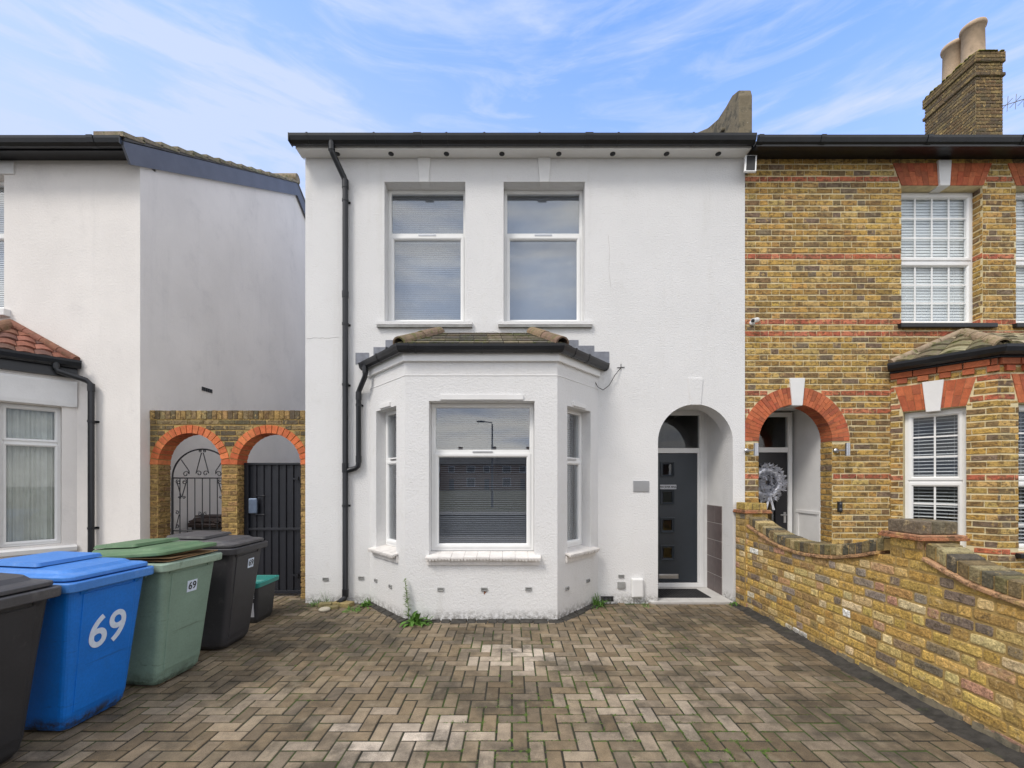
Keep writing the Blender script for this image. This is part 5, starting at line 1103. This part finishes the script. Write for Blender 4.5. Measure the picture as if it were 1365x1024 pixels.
plant('weed', 'tall thin upright weed growing against the left corner of the bay', 'weed', tall, 'leafpale')
plant('grass_tuft', 'spiky grass tuft at the wall right of the white bay', 'grass', lambda m: tuft(m, PX(797, 5.62), 5.62, 95, .20, .010, 1.0, 0, .06, .8))
plant('grass_tuft', 'thin grass tuft by the left corner of the white house', 'grass', lambda m: [tuft(m, PX(424, 5.66), 5.66, 60, .10, .008, 1.0, 0, .10, .7), tuft(m, PX(436, 5.7), 5.7, 10, .22, .005, .5, 0, .02, .2)])
plant('weed', 'leafy weed right of the downpipe foot', 'weed', lambda m: [tuft(m, PX(489, 5.60), 5.60, 40, .13, .022, .9, 0, .05, .9)])
plant('weed', 'low green weed in front of the downpipe foot', 'weed', lambda m: [tuft(m, PX(470, 5.42), 5.42, 55, .08, .016, 1.1, 0, .09, 1.)])
plant('weed', 'small yellow green weed on the paving left of the doorstep', 'weed', lambda m: [tuft(m, PX(862, 5.62), 5.62, 26, .06, .018, 1.1, 0, .05, 1.)], 'leafpale')
plant('weed', 'low weed at the inner foot of the garden wall pier', 'weed', lambda m: [tuft(m, 2.90, 5.62, 26, .07, .014, 1.1, .01, .06, 1.)])
mb = MB(); c = (-2.33, 5.56)
for (x, y, w, d, h, a) in ((-2.42, 5.60, .16, .10, .05, 12), (-2.20, 5.62, .26, .13, .055, -14), (-2.30, 5.50, .16, .10, .035, 30)):
    cs, sn = math.cos(rad(a)), math.sin(rad(a)); q = [(x + cs * i * w / 2 - sn * j * d / 2, y + sn * i * w / 2 + cs * j * d / 2) for i, j in ((-1, -1), (1, -1), (1, 1), (-1, 1))]; mb.hexa([(p[0], p[1], -.01) for p in q] + [(p[0], p[1], h) for p in q], jit((.22, .17, .08)))
one('brick_rubble', 'mossy broken bricks under the foot of the black downpipe', 'bricks', mb, 'tile', bevel=.012)
mb = MB(); mb.lathe((PX(435, 5.45), 5.40, .0), [(0, -.005), (.06, .0), (.075, .018), (.06, .038), (.02, .045), (0, .045)], 9); one('stone', 'small pale loose stone on the paving below the left downpipe', 'stone', mb, 'stone', bevel=.008)
mb = MB()   # moss and seedlings in the joints
cl = [(PX(x_, F * CH / (y_ - HY)), F * CH / (y_ - HY), r_, n_) for x_, y_, r_, n_ in ((735, 855, .06, 8), (700, 942, .10, 14), (735, 928, .05, 8), (785, 905, .10, 12), (850, 880, .15, 14), (900, 855, .15, 12), (805, 960, .2, 14), (950, 985, .15, 20), (975, 1000, .12, 18), (1000, 990, .10, 14), (935, 960, .1, 12), (700, 985, .15, 16), (660, 960, .12, 12), (690, 900, .15, 12), (840, 935, .2, 14), (720, 990, .1, 12), (185, 915, .03, 8), (230, 960, .05, 3), (420, 925, .05, 2), (660, 1010, .15, 10), (590, 955, .1, 6), (1030, 1010, .1, 10), (850, 1000, .15, 10), (405, 885, .05, 3), (1060, 940, .1, 3), (395, 800, .12, 14), (345, 798, .12, 8), (770, 940, .12, 12))]
for X, Y, r_, n_ in cl:
    for k in range(n_ * 3):
        x, y = X + R.gauss(0, r_), Y + R.gauss(0, r_); i, j = math.floor(x / .1), math.floor(y / .1)
        if (i + j) % 4 in (0, 2) and R.random() < .5: x = i * .1
        else: y = j * .1
        if (i + j) % 4 in (1,): y = j * .1
        if (i + j) % 4 == 3: x = i * .1
        for q in range(R.randint(3, 7)):
            a = R.uniform(0, 6.283); blade(mb, (x + R.uniform(-.012, .012), y + R.uniform(-.012, .012), -.004), (math.cos(a), math.sin(a), R.uniform(.5, 1.5)), R.uniform(.010, .024), .006, .8, 2)
tag(mb.build('joint_moss', 'mossmat'), kind='stuff')
# ============================================================ ACROSS THE STREET (seen mirrored in the glass)
mir = M('street_brick', (.24, .14, .09), var=.2, rough=.9); MAT['street'] = mir
def far_house(x, label):
    t = thing('terraced_house', label, 'house', (0, 0, 0), 'houses across the street, seen only as reflections'); mb = MB(); w = 3.4
    mb.add([(-w, 0, -.1), (w, 0, -.1), (w, 0, 5.0), (-w, 0, 5.0), (-w, -8, -.1), (w, -8, -.1), (w, -8, 5.0), (-w, -8, 5.0), (-w, -4, 7.3), (w, -4, 7.3)], [(1, 0, 3, 2), (4, 5, 6, 7), (0, 4, 7, 8, 3), (5, 1, 2, 9, 6)]); mb.build('wall', 'street', t)
    mb = MB(); mb.hexa([(-w - .1, .3, 4.9), (w + .1, .3, 4.9), (w + .1, -4, 7.35), (-w - .1, -4, 7.35), (-w - .1, .3, 5.0), (w + .1, .3, 5.0), (w + .1, -4, 7.5), (-w - .1, -4, 7.5)]); mb.hexa([(-w - .1, -8.3, 4.9), (w + .1, -8.3, 4.9), (w + .1, -4, 7.35), (-w - .1, -4, 7.35), (-w - .1, -8.3, 5.0), (w + .1, -8.3, 5.0), (w + .1, -4, 7.5), (-w - .1, -4, 7.5)]); rf_ = mb.build('roof', 'slate', t)
    mb = MB(); mb.box(w - .9, w - .1, -4.6, -3.6, 6.9, 8.6); mb.build('chimney', 'street', rf_)
    for a, b, z0, z1 in ((-2.2, -.6, .7, 2.3), (-2.2, -.6, 3.3, 4.6), (1.0, 2.2, 3.3, 4.6)):
        m = MB(); f = Fr((4, .06), (-4, .06)); m.fbox(f, 4 - b, 4 - a, z0, z1, -.05, .03); wn = m.build('window', 'upvc', t); m = MB(); m.fbox(f, 4 - b + .08, 4 - a - .08, z0 + .08, z1 - .08, .031, .036); m.build('pane', 'inkblack', wn)
    m = MB(); m.box(1.2, 2.1, .0, .05, 0, 2.1); m.build('door', 'door', t)
    t.location = (x, -72, 0); return t
proto = far_house(-27, 'brick terraced house across the street')
for i in range(1, 9):
    c = proto.copy(); COL.objects.link(c); c.location = (-27 + 6.85 * i, -72 - .4 * (i % 3), 0); c['label'] = 'brick terraced house across the street'
    for ch in list(proto.children):
        d = ch.copy(); COL.objects.link(d); d.parent = c
        for g in list(ch.children): e_ = g.copy(); COL.objects.link(e_); e_.parent = d
SL = thing('street_lamp', 'slim grey street lamp across the road, mirrored in the bay window', 'street lamp', (-1.3, -18, 0))
mb = MB(); mb.tube([(-1.3, -18, -.1), (-1.3, -18, 1.2), (-1.3, -18, 5.4)], .07, 10, rr=[.09, .08, .05]); mb.build('pole', 'boxgrey', SL)
mb = MB(); mb.tube([(-1.3, -18, 5.4), (-1.35, -17.98, 5.5), (-1.9, -17.9, 5.55)], .035, 8); mb.box(-2.3, -1.8, -18, -17.8, 5.5, 5.6); mb.build('lamp_head', 'boxgrey', SL, bevel=.02)
# ============================================================ SKY, SUN, CAMERA
SUN_EL, SUN_AZ = rad(50), rad(222)   # azimuth measured clockwise from +Y
wd = bpy.data.worlds.new('World'); SC.world = wd; wd.use_nodes = True; nt = wd.node_tree; N = nt.nodes; L = nt.links
bgn = N['Background']; sk = N.new('ShaderNodeTexSky'); sk.sky_type = 'NISHITA'; sk.sun_disc = False; sk.sun_elevation = SUN_EL; sk.sun_rotation = SUN_AZ
sk.air_density = 1.2; sk.dust_density = .5; sk.ozone_density = 1.5
tc = N.new('ShaderNodeTexCoord'); mp = N.new('ShaderNodeMapping'); mp.inputs['Scale'].default_value = (1.0, 1.0, 5.6); mp.inputs['Rotation'].default_value = (0.0, rad(-9), rad(20)); L.new(tc.outputs['Generated'], mp.inputs[0])
no = N.new('ShaderNodeTexNoise'); no.inputs['Scale'].default_value = 2.1; no.inputs['Detail'].default_value = 10; no.inputs['Roughness'].default_value = .56; no.inputs['Distortion'].default_value = .35; L.new(mp.outputs[0], no.inputs['Vector'])
mr_ = N.new('ShaderNodeMapRange'); mr_.interpolation_type = 'SMOOTHSTEP'
for i, v in enumerate((.45, .66, .0, 1)): mr_.inputs[i + 1].default_value = v
L.new(no.outputs['Fac'], mr_.inputs[0])
sx = N.new('ShaderNodeSeparateXYZ'); L.new(tc.outputs['Generated'], sx.inputs[0])
def rmp(src, *q):
    n = N.new('ShaderNodeMapRange'); n.interpolation_type = 'SMOOTHSTEP'
    for i, v in enumerate(q): n.inputs[i + 1].default_value = v
    L.new(src, n.inputs[0]); return n.outputs[0]
def mth(op, a, b):
    n = N.new('ShaderNodeMath'); n.operation = op; n.use_clamp = op == 'ADD'
    for s, v in zip(n.inputs, (a, b)):
        if isinstance(v, (int, float)): s.default_value = v
        else: L.new(v, s)
    return n.outputs[0]
def mixc(f, a, b, mode='MIX'):
    x = N.new('ShaderNodeMix'); x.data_type = 'RGBA'; x.blend_type = mode
    for s, v in ((x.inputs[0], f), (x.inputs[6], a), (x.inputs[7], b)):
        if isinstance(v, (int, float)): s.default_value = v
        elif isinstance(v, tuple): s.default_value = (*v, 1)
        else: L.new(v, s)
    return x.outputs[2]
blue = mixc(1.0, sk.outputs[0], (.82, 1.42, 2.5), 'MULTIPLY')
# thin veil of high cloud: thicker low down and towards the left
veil = mth('ADD', rmp(sx.outputs[2], .30, .86, .74, .0), rmp(sx.outputs[0], -.7, .6, .34, 0))
no3 = N.new('ShaderNodeTexNoise'); no3.inputs['Scale'].default_value = 5.2; no3.inputs['Detail'].default_value = 12; no3.inputs['Roughness'].default_value = .62; no3.inputs['Distortion'].default_value = .9; L.new(mp.outputs[0], no3.inputs['Vector'])
fac = mth('MINIMUM', mth('ADD', mth('ADD', mth('MULTIPLY', mr_.outputs[0], .55), mth('MULTIPLY', rmp(no3.outputs['Fac'], .44, .72, 0, 1), .28)), veil), .96)
front = mixc(fac, blue, (3.55, 4.15, 5.55))
# the half of the sky behind the viewer is overcast
no2 = N.new('ShaderNodeTexNoise'); no2.inputs['Scale'].default_value = 2.6; no2.inputs['Detail'].default_value = 7; L.new(mp.outputs[0], no2.inputs['Vector'])
grey = mixc(rmp(no2.outputs['Fac'], .38, .62, 0, 1), (4.3, 4.9, 6.2), (8.4, 8.1, 7.7))
allc = mixc(rmp(sx.outputs[1], .0, .5, 1.0, 0.0), front, grey)
L.new(allc, bgn.inputs['Color']); bgn.inputs['Strength'].default_value = .11
sl_ = bpy.data.lights.new('sun', 'SUN'); sl_.energy = 1.35; sl_.angle = rad(16); sl_.color = (1, .94, .86); so = bpy.data.objects.new('sun', sl_); COL.objects.link(so)
dv = Vector((math.sin(SUN_AZ) * math.cos(SUN_EL), math.cos(SUN_AZ) * math.cos(SUN_EL), math.sin(SUN_EL))); so.rotation_euler = dv.to_track_quat('Z', 'Y').to_euler()
cd = bpy.data.cameras.new('camera'); co = bpy.data.objects.new('camera', cd); COL.objects.link(co); co.location = (0, 0, CH); co.rotation_euler = (rad(90), 0, 0)
cd.sensor_width = 36; cd.lens = F / 1365 * 36; cd.shift_y = (HY - 512) / 1365; cd.clip_end = 1000; cd.clip_start = .05; SC.camera = co
SC.view_settings.view_transform = 'Standard'; SC.view_settings.look = 'None'; SC.view_settings.gamma = 1; SC.view_settings.exposure = .73
